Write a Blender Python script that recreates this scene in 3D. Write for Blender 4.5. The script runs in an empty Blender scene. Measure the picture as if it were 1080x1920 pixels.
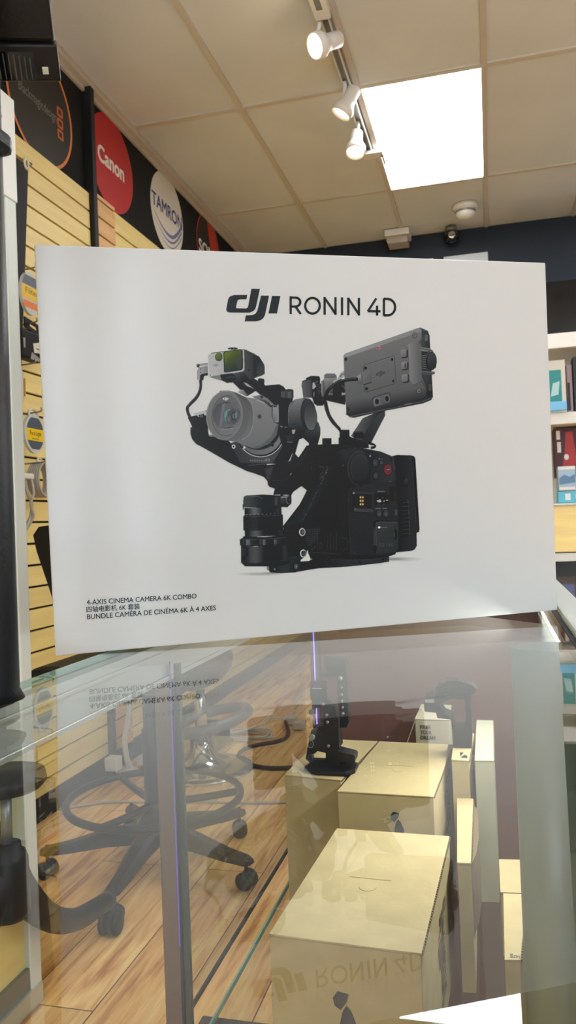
import bpy, bmesh, math, random
import numpy as np
from mathutils import Vector, Matrix
from mathutils.geometry import tessellate_polygon
R = math.radians
sc = bpy.context.scene
COL = sc.collection
# ---------------- camera
cam = bpy.data.cameras.new('camera'); camo = bpy.data.objects.new('camera', cam); COL.objects.link(camo)
cam.sensor_fit = 'VERTICAL'; cam.sensor_height = 36.0; cam.lens = 1470/1920*36
ri, upv, bk = Vector((.96739144, .25027096, -.03896483)), Vector((.04194579, -.00658608, .99909818)), Vector((.24978863, -.96815343, -.01686913))
camo.matrix_world = Matrix(((ri.x, upv.x, bk.x, 0), (ri.y, upv.y, bk.y, 0), (ri.z, upv.z, bk.z, 1.12), (0, 0, 0, 1)))
cam.clip_start = .02; cam.dof.use_dof = True; cam.dof.focus_distance = .98; cam.dof.aperture_fstop = 15
sc.camera = camo
# ---------------- view and world
sc.view_settings.view_transform = 'Standard'; sc.view_settings.look = 'None'
sc.view_settings.gamma = 1; sc.view_settings.use_curve_mapping = False
sc.view_settings.exposure = 0.28
sc.cycles.max_bounces = 10; sc.cycles.transparent_max_bounces = 24; sc.cycles.glossy_bounces = 6
w = bpy.data.worlds.new('world'); sc.world = w; w.use_nodes = True
bgn = w.node_tree.nodes['Background']; bgn.inputs[0].default_value = (.86, .92, 1, 1); bgn.inputs[1].default_value = 1.3
PANEL = 12.0          # ceiling light panels
SPOTW = 26.0         # spot bulbs
# unseen area lights: shop front daylight (behind the photographer) and added fills
def area(name, loc, rot, sx, sy, power, col):
    l = bpy.data.lights.new(name, 'AREA'); l.shape = 'RECTANGLE'; l.size = sx; l.size_y = sy; l.energy = power; l.color = col
    o = bpy.data.objects.new(name, l); COL.objects.link(o); o.location = loc; o.rotation_euler = rot; return o
area('unseen_shopfront_daylight', (2.9, -5.4, 1.75), (R(90), 0, 0), 2.0, 3.6, 150, (.74, .86, 1))  # unseen window light, sized and placed to streak the box front
area('ceiling_fill_light', (1.2, -4.8, .4), (R(143), 0, 0), 5.0, 1.0, 330, (.88, .93, 1)).data.spread = R(75)  # added unseen fill, aimed up to brighten the ceiling
# added fill light, hidden under the right rim, brightens the carton lids
area('lid_fill_light', (.070, 1.32, .962), (0, R(38), 0), .02, .66, 5.2, (1, .985, .92))
# ---------------- colour helpers
def lin(c): 
    c = c/255.0
    return c/12.92 if c <= .04045 else ((c+.055)/1.055)**2.4
def rgb(r, g, b): return (lin(r), lin(g), lin(b), 1)
def mat(name, col, rough=.5, metal=0.0, spec=.5, bump=0, bscale=60, var=0, vscale=8, coat=0, vstretch=(1, 1, 1)):
    m = bpy.data.materials.new(name); m.use_nodes = True; nt = m.node_tree; b = nt.nodes['Principled BSDF']
    b.inputs['Base Color'].default_value = col; b.inputs['Roughness'].default_value = rough; b.inputs['Metallic'].default_value = metal
    b.inputs['Specular IOR Level'].default_value = spec; b.inputs['Coat Weight'].default_value = coat
    if bump or var:
        tc = nt.nodes.new('ShaderNodeTexCoord')
        mp = nt.nodes.new('ShaderNodeMapping'); mp.inputs['Scale'].default_value = vstretch; nt.links.new(tc.outputs['Object'], mp.inputs[0])
    if bump:
        n = nt.nodes.new('ShaderNodeTexNoise'); n.inputs['Scale'].default_value = bscale; n.inputs['Detail'].default_value = 4; nt.links.new(mp.outputs[0], n.inputs[0])
        bp = nt.nodes.new('ShaderNodeBump'); bp.inputs['Strength'].default_value = bump; bp.inputs['Distance'].default_value = .002
        nt.links.new(n.outputs[0], bp.inputs['Height']); nt.links.new(bp.outputs[0], b.inputs['Normal'])
    if var:
        n = nt.nodes.new('ShaderNodeTexNoise'); n.inputs['Scale'].default_value = vscale; n.inputs['Detail'].default_value = 6; nt.links.new(mp.outputs[0], n.inputs[0])
        r = nt.nodes.new('ShaderNodeValToRGB'); r.color_ramp.elements[0].position = .3; r.color_ramp.elements[1].position = .72
        r.color_ramp.elements[0].color = (*[c*(1-var) for c in col[:3]], 1); r.color_ramp.elements[1].color = (*[min(1, c*(1+var*.6)) for c in col[:3]], 1)
        nt.links.new(n.outputs[0], r.inputs[0]); nt.links.new(r.outputs[0], b.inputs['Base Color'])
    return m
def emit(name, col, s):
    m = bpy.data.materials.new(name); m.use_nodes = True; nt = m.node_tree; nt.nodes.clear()
    e = nt.nodes.new('ShaderNodeEmission'); e.inputs[0].default_value = col; e.inputs[1].default_value = s
    o = nt.nodes.new('ShaderNodeOutputMaterial'); nt.links.new(e.outputs[0], o.inputs[0]); return m
def glass(name, tint=(.93, .97, .95, 1), ior=1.5, rough=0.0):
    # clear glass: the face towards the viewer mirrors by Fresnel, the body is tinted and see-through
    m = bpy.data.materials.new(name); m.use_nodes = True; nt = m.node_tree; nt.nodes.clear(); L = nt.links.new
    g = nt.nodes.new('ShaderNodeNewGeometry'); mx = nt.nodes.new('ShaderNodeMix'); mx.data_type = 'FLOAT'
    L(g.outputs['Backfacing'], mx.inputs[0]); mx.inputs[2].default_value = ior; mx.inputs[3].default_value = .88
    f = nt.nodes.new('ShaderNodeFresnel'); L(mx.outputs[0], f.inputs['IOR'])
    t = nt.nodes.new('ShaderNodeBsdfTransparent'); t.inputs[0].default_value = tint
    gl = nt.nodes.new('ShaderNodeBsdfGlossy'); gl.inputs['Roughness'].default_value = rough; gl.inputs[0].default_value = (1, 1, 1, 1)
    s = nt.nodes.new('ShaderNodeMixShader'); o = nt.nodes.new('ShaderNodeOutputMaterial')
    L(f.outputs[0], s.inputs[0]); L(t.outputs[0], s.inputs[1]); L(gl.outputs[0], s.inputs[2]); L(s.outputs[0], o.inputs[0]); return m
# ---------------- mesh helpers
class MB:
    def __init__(s): s.bm = bmesh.new()
    def box(s, x0, x1, y0, y1, z0, z1, bev=0, mi=0):
        b = bmesh.new()
        v = [b.verts.new((x, y, z)) for z in (z0, z1) for y in (y0, y1) for x in (x0, x1)]
        for f in ((0, 2, 3, 1), (4, 5, 7, 6), (0, 1, 5, 4), (2, 6, 7, 3), (0, 4, 6, 2), (1, 3, 7, 5)): b.faces.new([v[i] for i in f])
        if bev: bmesh.ops.bevel(b, geom=b.edges[:], offset=bev, segments=2, profile=.6, affect='EDGES')
        s.add(b, mi); return s
    def add(s, b, mi=0, M=None):
        if M is not None: b.transform(M)
        for f in b.faces: f.material_index = mi
        me = bpy.data.meshes.new('tmp'); b.to_mesh(me); b.free(); s.bm.from_mesh(me); bpy.data.meshes.remove(me)
    def obox(s, c, size, M, bev=0, mi=0):
        t = MB(); t.box(-size[0]/2, size[0]/2, -size[1]/2, size[1]/2, -size[2]/2, size[2]/2, bev)
        t.bm.transform(Matrix.Translation(c) @ M.to_4x4()); s.add(t.bm, mi); return s
    def prism(s, pts, z0, z1, bev=0, mi=0):
        b = bmesh.new(); lo = [b.verts.new((p[0], p[1], z0)) for p in pts]; hi = [b.verts.new((p[0], p[1], z1)) for p in pts]; n = len(pts)
        b.faces.new(lo[::-1]); b.faces.new(hi)
        for i in range(n): b.faces.new((lo[i], lo[(i+1) % n], hi[(i+1) % n], hi[i]))
        bmesh.ops.recalc_face_normals(b, faces=b.faces[:])
        if bev: bmesh.ops.bevel(b, geom=b.edges[:], offset=bev, segments=2, profile=.6, affect='EDGES')
        s.add(b, mi); return s
    def plate(s, pts, holes, y0, y1, mi=0):
        # outline in (x, z) extruded along y, with holes
        b = bmesh.new(); loops = [pts]+list(holes); es = []
        for L in loops:
            v = [b.verts.new((p[0], y0, p[1])) for p in L]
            es += [b.edges.new((v[i], v[(i+1) % len(v)])) for i in range(len(v))]
        bmesh.ops.triangle_fill(b, use_beauty=True, use_dissolve=False, edges=es, normal=(0, -1, 0))
        r = bmesh.ops.extrude_face_region(b, geom=b.faces[:])
        bmesh.ops.translate(b, vec=(0, y1-y0, 0), verts=[g for g in r['geom'] if isinstance(g, bmesh.types.BMVert)])
        bmesh.ops.recalc_face_normals(b, faces=b.faces[:])
        s.add(b, mi); return s
    def lathe(s, prof, c=(0, 0, 0), n=40, mi=0, M=None):
        b = bmesh.new(); rings = []
        for r, z in prof:
            rings.append([b.verts.new((max(r, 1e-5)*math.cos(2*math.pi*i/n), max(r, 1e-5)*math.sin(2*math.pi*i/n), z)) for i in range(n)])
        for a, q in zip(rings, rings[1:]):
            for i in range(n): b.faces.new((a[i], a[(i+1) % n], q[(i+1) % n], q[i]))
        if prof[0][0] > 1e-4: b.faces.new(rings[0][::-1])
        if prof[-1][0] > 1e-4: b.faces.new(rings[-1])
        bmesh.ops.remove_doubles(b, verts=b.verts[:], dist=2e-5); bmesh.ops.recalc_face_normals(b, faces=b.faces[:])
        for f in b.faces: f.smooth = True
        s.add(b, mi, (Matrix.Translation(c) @ (M.to_4x4() if M is not None else Matrix.Identity(4)))); return s
    def tube(s, pts, r, n=12, closed=False, mi=0, smooth=True, steps=8):
        P = [Vector(p) for p in pts]; rr = r if isinstance(r, (list, tuple)) else [r]*len(P)
        if smooth and len(P) > 2:
            Q = (P[-1:]+P+P[:2]) if closed else ([2*P[0]-P[1]]+P+[2*P[-1]-P[-2]]); RR = (list(rr[-1:])+list(rr)+list(rr[:2])) if closed else ([rr[0]]+list(rr)+[rr[-1]])
            o = []; ro = []
            for i in range(1, len(Q)-2):
                for k in range(steps):
                    t = k/steps; a, b_, c, d = Q[i-1:i+3]
                    o.append(.5*(2*b_+(c-a)*t+(2*a-5*b_+4*c-d)*t*t+(3*b_-a-3*c+d)*t**3)); ro.append(RR[i]*(1-t)+RR[i+1]*t)
            if not closed: o.append(P[-1]); ro.append(rr[-1])
            P, rr = o, ro
        b = bmesh.new(); rings = []; N = len(P); up = None
        for i in range(N):
            d = (P[(i+1) % N]-P[i-1]) if closed else (P[min(i+1, N-1)]-P[max(i-1, 0)])
            d.normalize()
            if up is None: up = Vector((0, 0, 1)) if abs(d.z) < .9 else Vector((1, 0, 0))
            x = up.cross(d).normalized(); y = d.cross(x).normalized(); up = y
            rings.append([b.verts.new(P[i]+rr[i]*(math.cos(2*math.pi*k/n)*x+math.sin(2*math.pi*k/n)*y)) for k in range(n)])
        for i in range(N if closed else N-1):
            a, q = rings[i], rings[(i+1) % N]
            for k in range(n): b.faces.new((a[k], a[(k+1) % n], q[(k+1) % n], q[k]))
        if not closed: b.faces.new(rings[0][::-1]); b.faces.new(rings[-1])
        for f in b.faces: f.smooth = True
        s.add(b, mi); return s
    def polys(s, fn, plist, mi=0):
        # flat printed shapes: fn maps a 2-D point to 3-D
        b = bmesh.new()
        for P in plist:
            v = [b.verts.new(fn(*p)) for p in P]
            for tri in tessellate_polygon([[Vector((p[0], p[1], 0)) for p in P]]):
                try: b.faces.new([v[i] for i in tri])
                except ValueError: pass
        s.add(b, mi); return s
    def text(s, body, fn, size=1, offset=0, mi=0, fit=None, spacing=1.0):
        # font outline as flat mesh; fn maps (x, y) to 3-D; fit=(width, capheight)
        cu = bpy.data.curves.new('t', 'FONT'); cu.body = body; cu.size = 1; cu.resolution_u = 4; cu.space_character = spacing
        ob = bpy.data.objects.new('t', cu); COL.objects.link(ob); bpy.context.view_layer.update()
        me = bpy.data.meshes.new_from_object(ob.evaluated_get(bpy.context.evaluated_depsgraph_get()))
        xs = [v.co.x for v in me.vertices]; x0, x1 = min(xs), max(xs)
        kx, ky = (fit[0]/(x1-x0), fit[1]/.70) if fit else (size, size)
        base = [(v.co.x, v.co.y) for v in me.vertices]
        # heavier weights: the same outline repeated a hair apart
        P0, PX_, PY_ = Vector(fn(0, 0)), Vector(fn(1, 0)), Vector(fn(0, 1)); nrm = (PX_-P0).cross(PY_-P0).normalized()
        for q_, (ox, oy) in enumerate(((0, 0),) if not offset else [(offset*a, offset*c) for a, c in ((-1, -.7), (1, -.7), (-1, .7), (1, .7), (0, 0))]):
            for v, (x, y) in zip(me.vertices, base): v.co = Vector(fn((x-x0+ox)*kx, (y+oy)*ky))+nrm*(q_*6e-5)
            b = bmesh.new(); b.from_mesh(me); s.add(b, mi)
        bpy.data.objects.remove(ob); bpy.data.curves.remove(cu); bpy.data.meshes.remove(me); return s
def circle(cx, cy, rx, ry=None, n=48, a0=0, a1=360):
    ry = ry or rx; return [(cx+rx*math.cos(R(a0+(a1-a0)*i/n)), cy+ry*math.sin(R(a0+(a1-a0)*i/n))) for i in range(n+(1 if a1-a0 < 360 else 0))]
def ringquads(cx, cy, ro, ri_, n=64):
    return [[(cx+r*math.cos(R(a)), cy+r*math.sin(R(a))) for r, a in ((ro, 360*i/n), (ro, 360*(i+1)/n), (ri_, 360*(i+1)/n), (ri_, 360*i/n))] for i in range(n)]
def strokes(paths, w):
    out = []
    for P in paths:
        for a, b in zip(P, P[1:]):
            d = Vector((b[0]-a[0], b[1]-a[1])); 
            if d.length < 1e-9: continue
            d.normalize(); n = Vector((-d.y, d.x))*w/2; e = d*(w*.12)
            a_, b_ = Vector(a[:2])-e, Vector(b[:2])+e
            out.append([tuple(a_+n), tuple(b_+n), tuple(b_-n), tuple(a_-n)])
    return out
OFF = {}
def finish(name, mb, mats, parent=None):
    mats = mats if isinstance(mats, (list, tuple)) else [mats]
    me = bpy.data.meshes.new(name); off = OFF.get(parent.name, Vector((0, 0, 0))) if parent else Vector((0, 0, 0))
    if parent and off.length: mb.bm.transform(Matrix.Translation(-off))
    mb.bm.to_mesh(me); mb.bm.free()
    for m in mats: me.materials.append(m)
    o = bpy.data.objects.new(name, me); COL.objects.link(o)
    if parent: o.parent = parent; OFF[o.name] = off
    return o
def thing(name, label, cat, loc=(0, 0, 0), group=None):
    o = bpy.data.objects.new(name, None); COL.objects.link(o); o.location = loc; o.empty_display_size = .05; OFF[o.name] = Vector(loc)
    o['label'] = label; o['category'] = cat
    if group: o['group'] = group
    return o
def tag(o, label, cat, group=None):
    o['label'] = label; o['category'] = cat
    if group: o['group'] = group
    return o
def struct(name, mb, mats):
    o = finish(name, mb, mats); o['kind'] = 'structure'; return o
def lab(o, s): o['label'] = s; return o
# ================= materials
M = {}
M['dark_wall'] = mat('black_paint', rgb(22, 22, 22), .8, spec=.3, bump=.5, bscale=90, var=.25, vscale=30)
M['navy'] = mat('navy_paint', rgb(8, 24, 40), .6)
M['white_wall'] = mat('white_wall_paint', rgb(205, 200, 190), .8)
M['tile'] = mat('ceiling_tile', rgb(210, 215, 218), .9, bump=.3, bscale=180, var=.05, vscale=3)
M['grid'] = mat('ceiling_grid_paint', rgb(196, 190, 178), .6)
M['maple'] = mat('maple_laminate', rgb(252, 226, 150), .42, var=.14, vscale=2.2, vstretch=(1, 1, 9))
M['maple_shaded'] = mat('shaded_maple_laminate', rgb(236, 190, 130), .42, var=.12, vscale=2.2, vstretch=(1, 1, 9))  # darker copy of the maple: shade of the less lit panel in its colour
M['groove'] = mat('groove_black', rgb(22, 20, 18), .8)
M['white_trim'] = mat('white_trim', rgb(200, 192, 178), .5)
M['plastic_white'] = mat('white_plastic', rgb(228, 226, 220), .35)
M['plastic_black'] = mat('black_plastic', rgb(9, 11, 14), .42, spec=.3, bump=.15, bscale=400)
M['black_fabric'] = mat('black_vinyl', rgb(10, 12, 16), .55, spec=.3, bump=.3, bscale=300)
M['black_gloss'] = mat('glossy_black', rgb(9, 12, 16), .08)
M['chrome'] = mat('chrome', rgb(215, 215, 215), .12, metal=1)
M['alu'] = mat('brushed_aluminium', rgb(196, 202, 198), .38, metal=.75, bump=.1, bscale=200)
M['rail_grey'] = mat('rail_grey', rgb(150, 153, 150), .35, metal=.15)
M['alu_dark'] = mat('dull_aluminium', rgb(140, 144, 142), .4, metal=.6)
M['alu_white'] = mat('pale_aluminium', rgb(206, 212, 206), .35, metal=.15)
M['grey_panel'] = mat('pale_grey_panel', rgb(140, 148, 146), .45)
M['grey_col'] = mat('grey_satin_cover', rgb(112, 124, 116), .33, coat=.2)
M['mauve'] = mat('mauve_post', rgb(84, 78, 84), .2, metal=.5, coat=.5)
M['maroon'] = mat('maroon_board', rgb(92, 58, 52), .55, var=.15, vscale=14)
M['card'] = mat('kraft_card', rgb(166, 150, 110), .8, var=.1, vscale=26, bump=.15, bscale=120)
M['card_pale'] = mat('pale_card', rgb(176, 168, 146), .8, var=.08, vscale=20)
M['card_grey'] = mat('grey_green_card', rgb(148, 148, 128), .8, var=.08, vscale=20)
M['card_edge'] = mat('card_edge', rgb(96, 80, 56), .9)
M['card_crease'] = mat('card_crease', rgb(152, 134, 98), .9)
M['ink'] = mat('black_ink', rgb(30, 34, 38), .45)
M['rubber'] = mat('black_rubber', rgb(14, 14, 15), .6)
M['cable_white'] = mat('white_cable', rgb(214, 208, 196), .4)
M['cable_grey'] = mat('grey_cable', rgb(178, 172, 160), .45)
M['glass_top'] = glass('counter_glass', (.955, .972, .965, 1))
M['glass_side'] = glass('side_glass', (.95, .97, .96, 1))
M['glass_edge'] = mat('green_glass_edge', rgb(120, 170, 155), .15, coat=.6)
M['dark_glass_edge'] = mat('dark_glass_edge', rgb(36, 52, 46), .2)
M['panel_light'] = emit('light_panel_glow', (.97, .985, 1, 1), PANEL)
M['bulb'] = emit('spot_bulb_glow', (1, .80, .50, 1), SPOTW)
M['bulb_dim'] = emit('spot_bulb_side_glow', (1, .84, .58, 1), 6)
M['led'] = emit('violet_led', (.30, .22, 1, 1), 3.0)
M['led_reflection'] = emit('violet_led_reflection', (.30, .24, 1, 1), .35)
# wood floor
def floor_mat():
    m = bpy.data.materials.new('oak_planks'); m.use_nodes = True; nt = m.node_tree; b = nt.nodes['Principled BSDF']; L = nt.links.new
    tc = nt.nodes.new('ShaderNodeTexCoord'); mp = nt.nodes.new('ShaderNodeMapping'); mp.inputs['Rotation'].default_value = (0, 0, R(90)); L(tc.outputs['Object'], mp.inputs[0])
    br = nt.nodes.new('ShaderNodeTexBrick'); br.inputs['Scale'].default_value = 1; br.inputs['Brick Width'].default_value = 1.22; br.inputs['Row Height'].default_value = .19
    br.inputs['Mortar Size'].default_value = .0018; br.inputs['Mortar Smooth'].default_value = .3; br.offset = .37
    br.inputs['Color1'].default_value = (0, 0, 0, 1); br.inputs['Color2'].default_value = (1, 1, 1, 1); br.inputs['Mortar'].default_value = (.5, .5, .5, 1); L(mp.outputs[0], br.inputs[0])
    m2 = nt.nodes.new('ShaderNodeMapping'); m2.inputs['Scale'].default_value = (11, .9, 1); L(tc.outputs['Object'], m2.inputs[0])
    ad = nt.nodes.new('ShaderNodeVectorMath'); ad.operation = 'MULTIPLY_ADD'; L(br.outputs['Color'], ad.inputs[0]); ad.inputs[1].default_value = (7, 9, 3); L(m2.outputs[0], ad.inputs[2])
    n1 = nt.nodes.new('ShaderNodeTexNoise'); n1.inputs['Scale'].default_value = 1.6; n1.inputs['Detail'].default_value = 8; n1.inputs['Distortion'].default_value = 1.6; L(ad.outputs[0], n1.inputs[0])
    n2 = nt.nodes.new('ShaderNodeTexNoise'); n2.inputs['Scale'].default_value = 12; n2.inputs['Detail'].default_value = 6; L(ad.outputs[0], n2.inputs[0])
    mx0 = nt.nodes.new('ShaderNodeMath'); mx0.operation = 'MULTIPLY_ADD'; L(n2.outputs[0], mx0.inputs[0]); mx0.inputs[1].default_value = .35; L(n1.outputs[0], mx0.inputs[2])
    cr = nt.nodes.new('ShaderNodeValToRGB'); e = cr.color_ramp.elements
    e[0].position = .48; e[0].color = rgb(186, 122, 66); e[1].position = .86; e[1].color = rgb(252, 214, 146)
    k = cr.color_ramp.elements.new(.64); k.color = rgb(232, 178, 112); L(mx0.outputs[0], cr.inputs[0])
    hv = nt.nodes.new('ShaderNodeMapRange'); L(br.outputs['Color'], hv.inputs[0]); hv.inputs[3].default_value = .82; hv.inputs[4].default_value = 1.1
    hs = nt.nodes.new('ShaderNodeHueSaturation'); L(cr.outputs[0], hs.inputs['Color']); L(hv.outputs[0], hs.inputs['Value'])
    mm = nt.nodes.new('ShaderNodeMix'); mm.data_type = 'RGBA'; L(br.outputs['Fac'], mm.inputs[0]); L(hs.outputs[0], mm.inputs[6]); mm.inputs[7].default_value = rgb(70, 44, 28)
    L(mm.outputs[2], b.inputs['Base Color']); b.inputs['Roughness'].default_value = .42
    bp = nt.nodes.new('ShaderNodeBump'); bp.inputs['Strength'].default_value = .15; L(n2.outputs[0], bp.inputs['Height']); L(bp.outputs[0], b.inputs['Normal'])
    return m
M['floor'] = floor_mat()
# ================= room shell
CZ = 3.235
struct('floor', MB().box(-1.78, 4.2, -5.0, 9.0, -.05, 0), M['floor'])
struct('wall_left', MB().box(-1.9, -1.765, -5.0, 9.0, 0, CZ), M['dark_wall'])
struct('wall_right', MB().box(4.2, 4.3, -5.0, 9.0, 0, CZ), mat('grey_wall_paint', rgb(96, 98, 102), .8))
struct('wall_far', MB().box(-1.765, 4.2, 9.0, 9.1, 0, CZ), M['navy'])
struct('trim_1', MB().box(-1.765, 4.2, 5.87, 6.1, 2.15, CZ-.001), M['navy'])
mb = MB()   # unseen shop front: piers, lintel, glazing; one pier placed to darken a box band
for x0, x1 in ((-1.765, -1.1), (.2, .42), (2.8, 3.2), (4.0, 4.2)): mb.box(x0, x1, -5.1, -5.0, 0, 2.75)
mb.box(-1.765, 1.95, -5.1, -5.0, 2.75, CZ).box(-1.765, 1.95, -5.1, -5.0, 0, .35).box(1.75, 1.95, -5.1, -5.0, 0, CZ).box(2.8, 3.2, -5.1, -5.0, 2.7, CZ)
struct('wall_back_unseen', mb, M['dark_wall'])
# suspended ceiling: tiles and grid
LX0, LX1, LY0, LY1 = -.538, .058, 3.76, 5.0
struct('ceiling', MB().box(-1.765, 4.2, -5.0, 9.0, CZ+.05, CZ+.12), M['tile'])
GX, GY = LX1-LX0, LY1-LY0
LIGHTS = [(0, 0), (3, -3), (3, -1), (3, 1)]  # first is the visible panel; the rest are added out of view for brightness
tiles = MB()
for i in range(-3, 8):
    for j in range(-8, 5):
        x0, y0 = LX0+i*GX, LY0+j*GY
        if (i, j) in LIGHTS: continue
        a, b, c, d = max(x0+.004, -1.764), min(x0+GX-.004, 4.19), max(y0+.004, -4.99), min(y0+GY-.004, 8.99)
        if b-a < .03 or d-c < .03: continue
        tiles.box(a, b, c, d, CZ+.004, CZ+.02)
struct('ceiling', tiles, M['tile'])
g = MB()
for i in range(-2, 9): g.box(LX0+i*GX-.013, LX0+i*GX+.013, -5, 9, CZ-.006, CZ+.03)
for j in range(-7, 6): g.box(-1.765, 4.2, LY0+j*GY-.013, LY0+j*GY+.013, CZ-.005, CZ+.029)
struct('ceiling', g, M['grid'])
struct('trim_2', MB().box(-1.765, -1.725, -5, 5.87, CZ-.028, CZ-.003).box(-1.765, -1.752, -5, 5.87, CZ-.05, CZ-.003), M['white_trim'])
names = {(0, 0): 'large glowing square-edged ceiling light panel beside the white spotlight track',
         (3, -5): 'added unseen ceiling light panel in the right row, nearest the shop front', (3, -3): 'added unseen ceiling light panel in the right row, level with the till',
         (3, -1): 'added unseen ceiling light panel in the right row, level with the slat wall packs', (3, 1): 'added unseen ceiling light panel in the right row, nearest the far shelves'}
for k, (i, j) in enumerate(LIGHTS):
    x0, y0 = LX0+i*GX, LY0+j*GY
    t = thing('ceiling_light', names[(i, j)], 'light', (x0+GX/2, y0+GY/2, CZ), 'square-edged ceiling light panels')
    f = MB(); w_ = .014
    f.box(x0, x1 := x0+GX, y0, y0+w_, CZ-.008, CZ+.02).box(x0, x1, y0+GY-w_, y0+GY, CZ-.008, CZ+.02).box(x0, x0+w_, y0+w_, y0+GY-w_, CZ-.008, CZ+.02).box(x1-w_, x1, y0+w_, y0+GY-w_, CZ-.008, CZ+.02)
    finish('frame', f, M['white_trim'], t)
    finish('diffuser', MB().box(x0+w_, x0+GX-w_, y0+w_, y0+GY-w_, CZ+.002, CZ+.008), M['panel_light'], t)
# baseboard and slat wall
struct('baseboard_left', MB().box(-1.765, -1.748, -5, 9, 0, .10, .002), M['groove'])
def slats(name, y0, y1, ztop, xf, m):
    mb = MB(); z = .662
    zs = [.662+.0849*k for k in range(-7, 26)]
    edges = [.10]+[z for z in zs if .10 < z < ztop-.02]+[ztop]
    for a, b in zip(edges, edges[1:]): mb.box(xf-.014, xf, y0, y1, a+(.0045 if a > .101 else 0), b-(.0045 if b < ztop else 0), .001)
    mb.box(-1.765, xf-.012, y0, y1, .10, ztop-.003, 0, 1)
    struct(name, mb, [m, M['groove']])
slats('trim_3', -4.9, 3.29, 2.70, -1.745, M['maple'])
slats('trim_4', 3.335, 3.53, 2.722, -1.735, M['maple_shaded'])
slats('trim_5', 3.535, 8.98, 2.715, -1.750, M['maple'])
struct('trim_6', MB().box(-1.765, -1.722, 3.295, 3.33, .0, CZ-.03, .003), M['rubber'])
b_ = bmesh.new(); v_ = [[b_.verts.new((x, y, z)) for y, z in ((2.40, .9), (2.56, .9), (2.672, 1.72), (2.725, 2.15), (2.775, 2.60), (2.40, 2.60))] for x in (-1.7445, -1.735)]
b_.faces.new(v_[1]); b_.faces.new(v_[0][::-1])
for i in range(6): b_.faces.new((v_[0][i], v_[0][(i+1) % 6], v_[1][(i+1) % 6], v_[1][i]))
mb = MB(); mb.add(b_); tag(finish('black_cloth', mb, M['black_fabric']), 'black cloth hanging down the slat wall behind the packs', 'cloth')
# ================= round brand signs on the black band
XW = -1.7645
def round_sign(label, cy, cz, r, disc):
    t = thing('round_sign', label, 'sign', (XW, cy, cz), 'round brand signs along the black band')
    mb = MB(); b = bmesh.new(); pts = circle(0, 0, r, n=80)
    lo = [b.verts.new((XW, cy+p[0], cz+p[1])) for p in pts]; hi = [b.verts.new((XW+.003, cy+p[0], cz+p[1])) for p in pts]
    b.faces.new(hi); b.faces.new(lo[::-1])
    for i in range(80): b.faces.new((lo[i], lo[(i+1) % 80], hi[(i+1) % 80], hi[i]))
    mb.add(b); finish('disc', mb, disc, t)
    return t, (lambda d=.0034: (lambda u, v: (XW+d, cy+u, cz+v)))
ink = lambda n, *c: mat(n, rgb(*c), .5)
t, F = round_sign('black round sign outlined in orange, nearest of the wall signs, grey lettering', 2.93, 2.93, .252, ink('sign_black', 24, 22, 20))
finish('outline', MB().polys(F(), ringquads(0, 0, .252, .238)), ink('sign_orange', 226, 130, 62), t)
finish('lettering', MB().text('Blackmagicdesign', lambda x, y: (XW+.0036, 2.765+x, 2.915+y), fit=(.285, .042)), ink('sign_grey', 126, 120, 112), t)
q = MB()
for k in range(3):
    cx, cz = .15, .045-k*.05; rr = lambda s: [(cx+a*s, cz+b*s) for a, b in ((-.024, .016), (-.018, .021), (.018, .021), (.024, .016), (.024, -.016), (.018, -.021), (-.018, -.021), (-.024, -.016))]
    A_, B_ = rr(1), rr(.55); q.polys(F(.0036), [[A_[i], A_[(i+1) % 8], B_[(i+1) % 8], B_[i]] for i in range(8)])
finish('emblem', q, ink('sign_orange_deep', 206, 96, 30), t)
t, F = round_sign('red round sign with white lettering beside the black vertical wall post', 3.572, 2.962, .236, ink('sign_red', 186, 24, 34))
finish('lettering', MB().text('Canon', lambda x, y: (XW+.0036, 3.425+x, 2.925+y), fit=(.275, .08), offset=.03), ink('sign_white', 236, 226, 214), t)
t, F = round_sign('white round sign with blue capitals and a blue swoosh', 4.272, 2.975, .236, ink('sign_white2', 222, 216, 202))
finish('lettering', MB().text('TAMRON', lambda x, y: (XW+.0036, 4.05+x, 2.955+y), fit=(.44, .078), offset=.018), ink('sign_blue', 34, 44, 120), t)
sw = []
for k, (d0, w0) in enumerate(((0, .028), (.04, .016), (.075, .010))):
    P = [(-.21+.42*i/24, -.04-d0-.075*math.sin(math.pi*i/24*1.0)+.05*max(0, (i-15)/9)**1.5) for i in range(25)]
    P = [p for p in P if p[0]**2+p[1]**2 < .052]
    sw += [[a, b, (b[0], b[1]-w0*(i+4)/24), (a[0], a[1]-w0*(i+4)/24)] for i, (a, b) in enumerate(zip(P, P[1:]))]
finish('swoosh', MB().polys(F(.0036), sw), ink('sign_slate', 108, 116, 152), t)
t, F = round_sign('black round sign with orange rim and red slanted bar, white lettering', 4.965, 2.998, .226, ink('sign_black2', 26, 20, 18))
finish('outline', MB().polys(F(), ringquads(0, 0, .226, .214)), ink('sign_rust', 176, 56, 26), t)
finish('emblem', MB().polys(F(.0035), [[(-.02, .21), (.03, .215), (.13, -.02), (.12, -.1), (.06, -.06)], [(.04, .21), (.12, .18), (.19, .08), (.19, -.05), (.15, -.08), (.10, .05)]]), ink('sign_flame', 190, 50, 20), t)
finish('lettering', MB().text('SONY', lambda x, y: (XW+.0038, 4.78+x, 2.93+y), fit=(.37, .085), offset=.02), ink('sign_white3', 226, 220, 210), t)
t, F = round_sign('dark round sign with thin grey rim, farthest along the wall', 5.66, 3.0, .215, ink('sign_black3', 18, 22, 28))
finish('outline', MB().polys(F(), ringquads(0, 0, .215, .207)), ink('sign_dim', 110, 112, 116), t)
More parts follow.
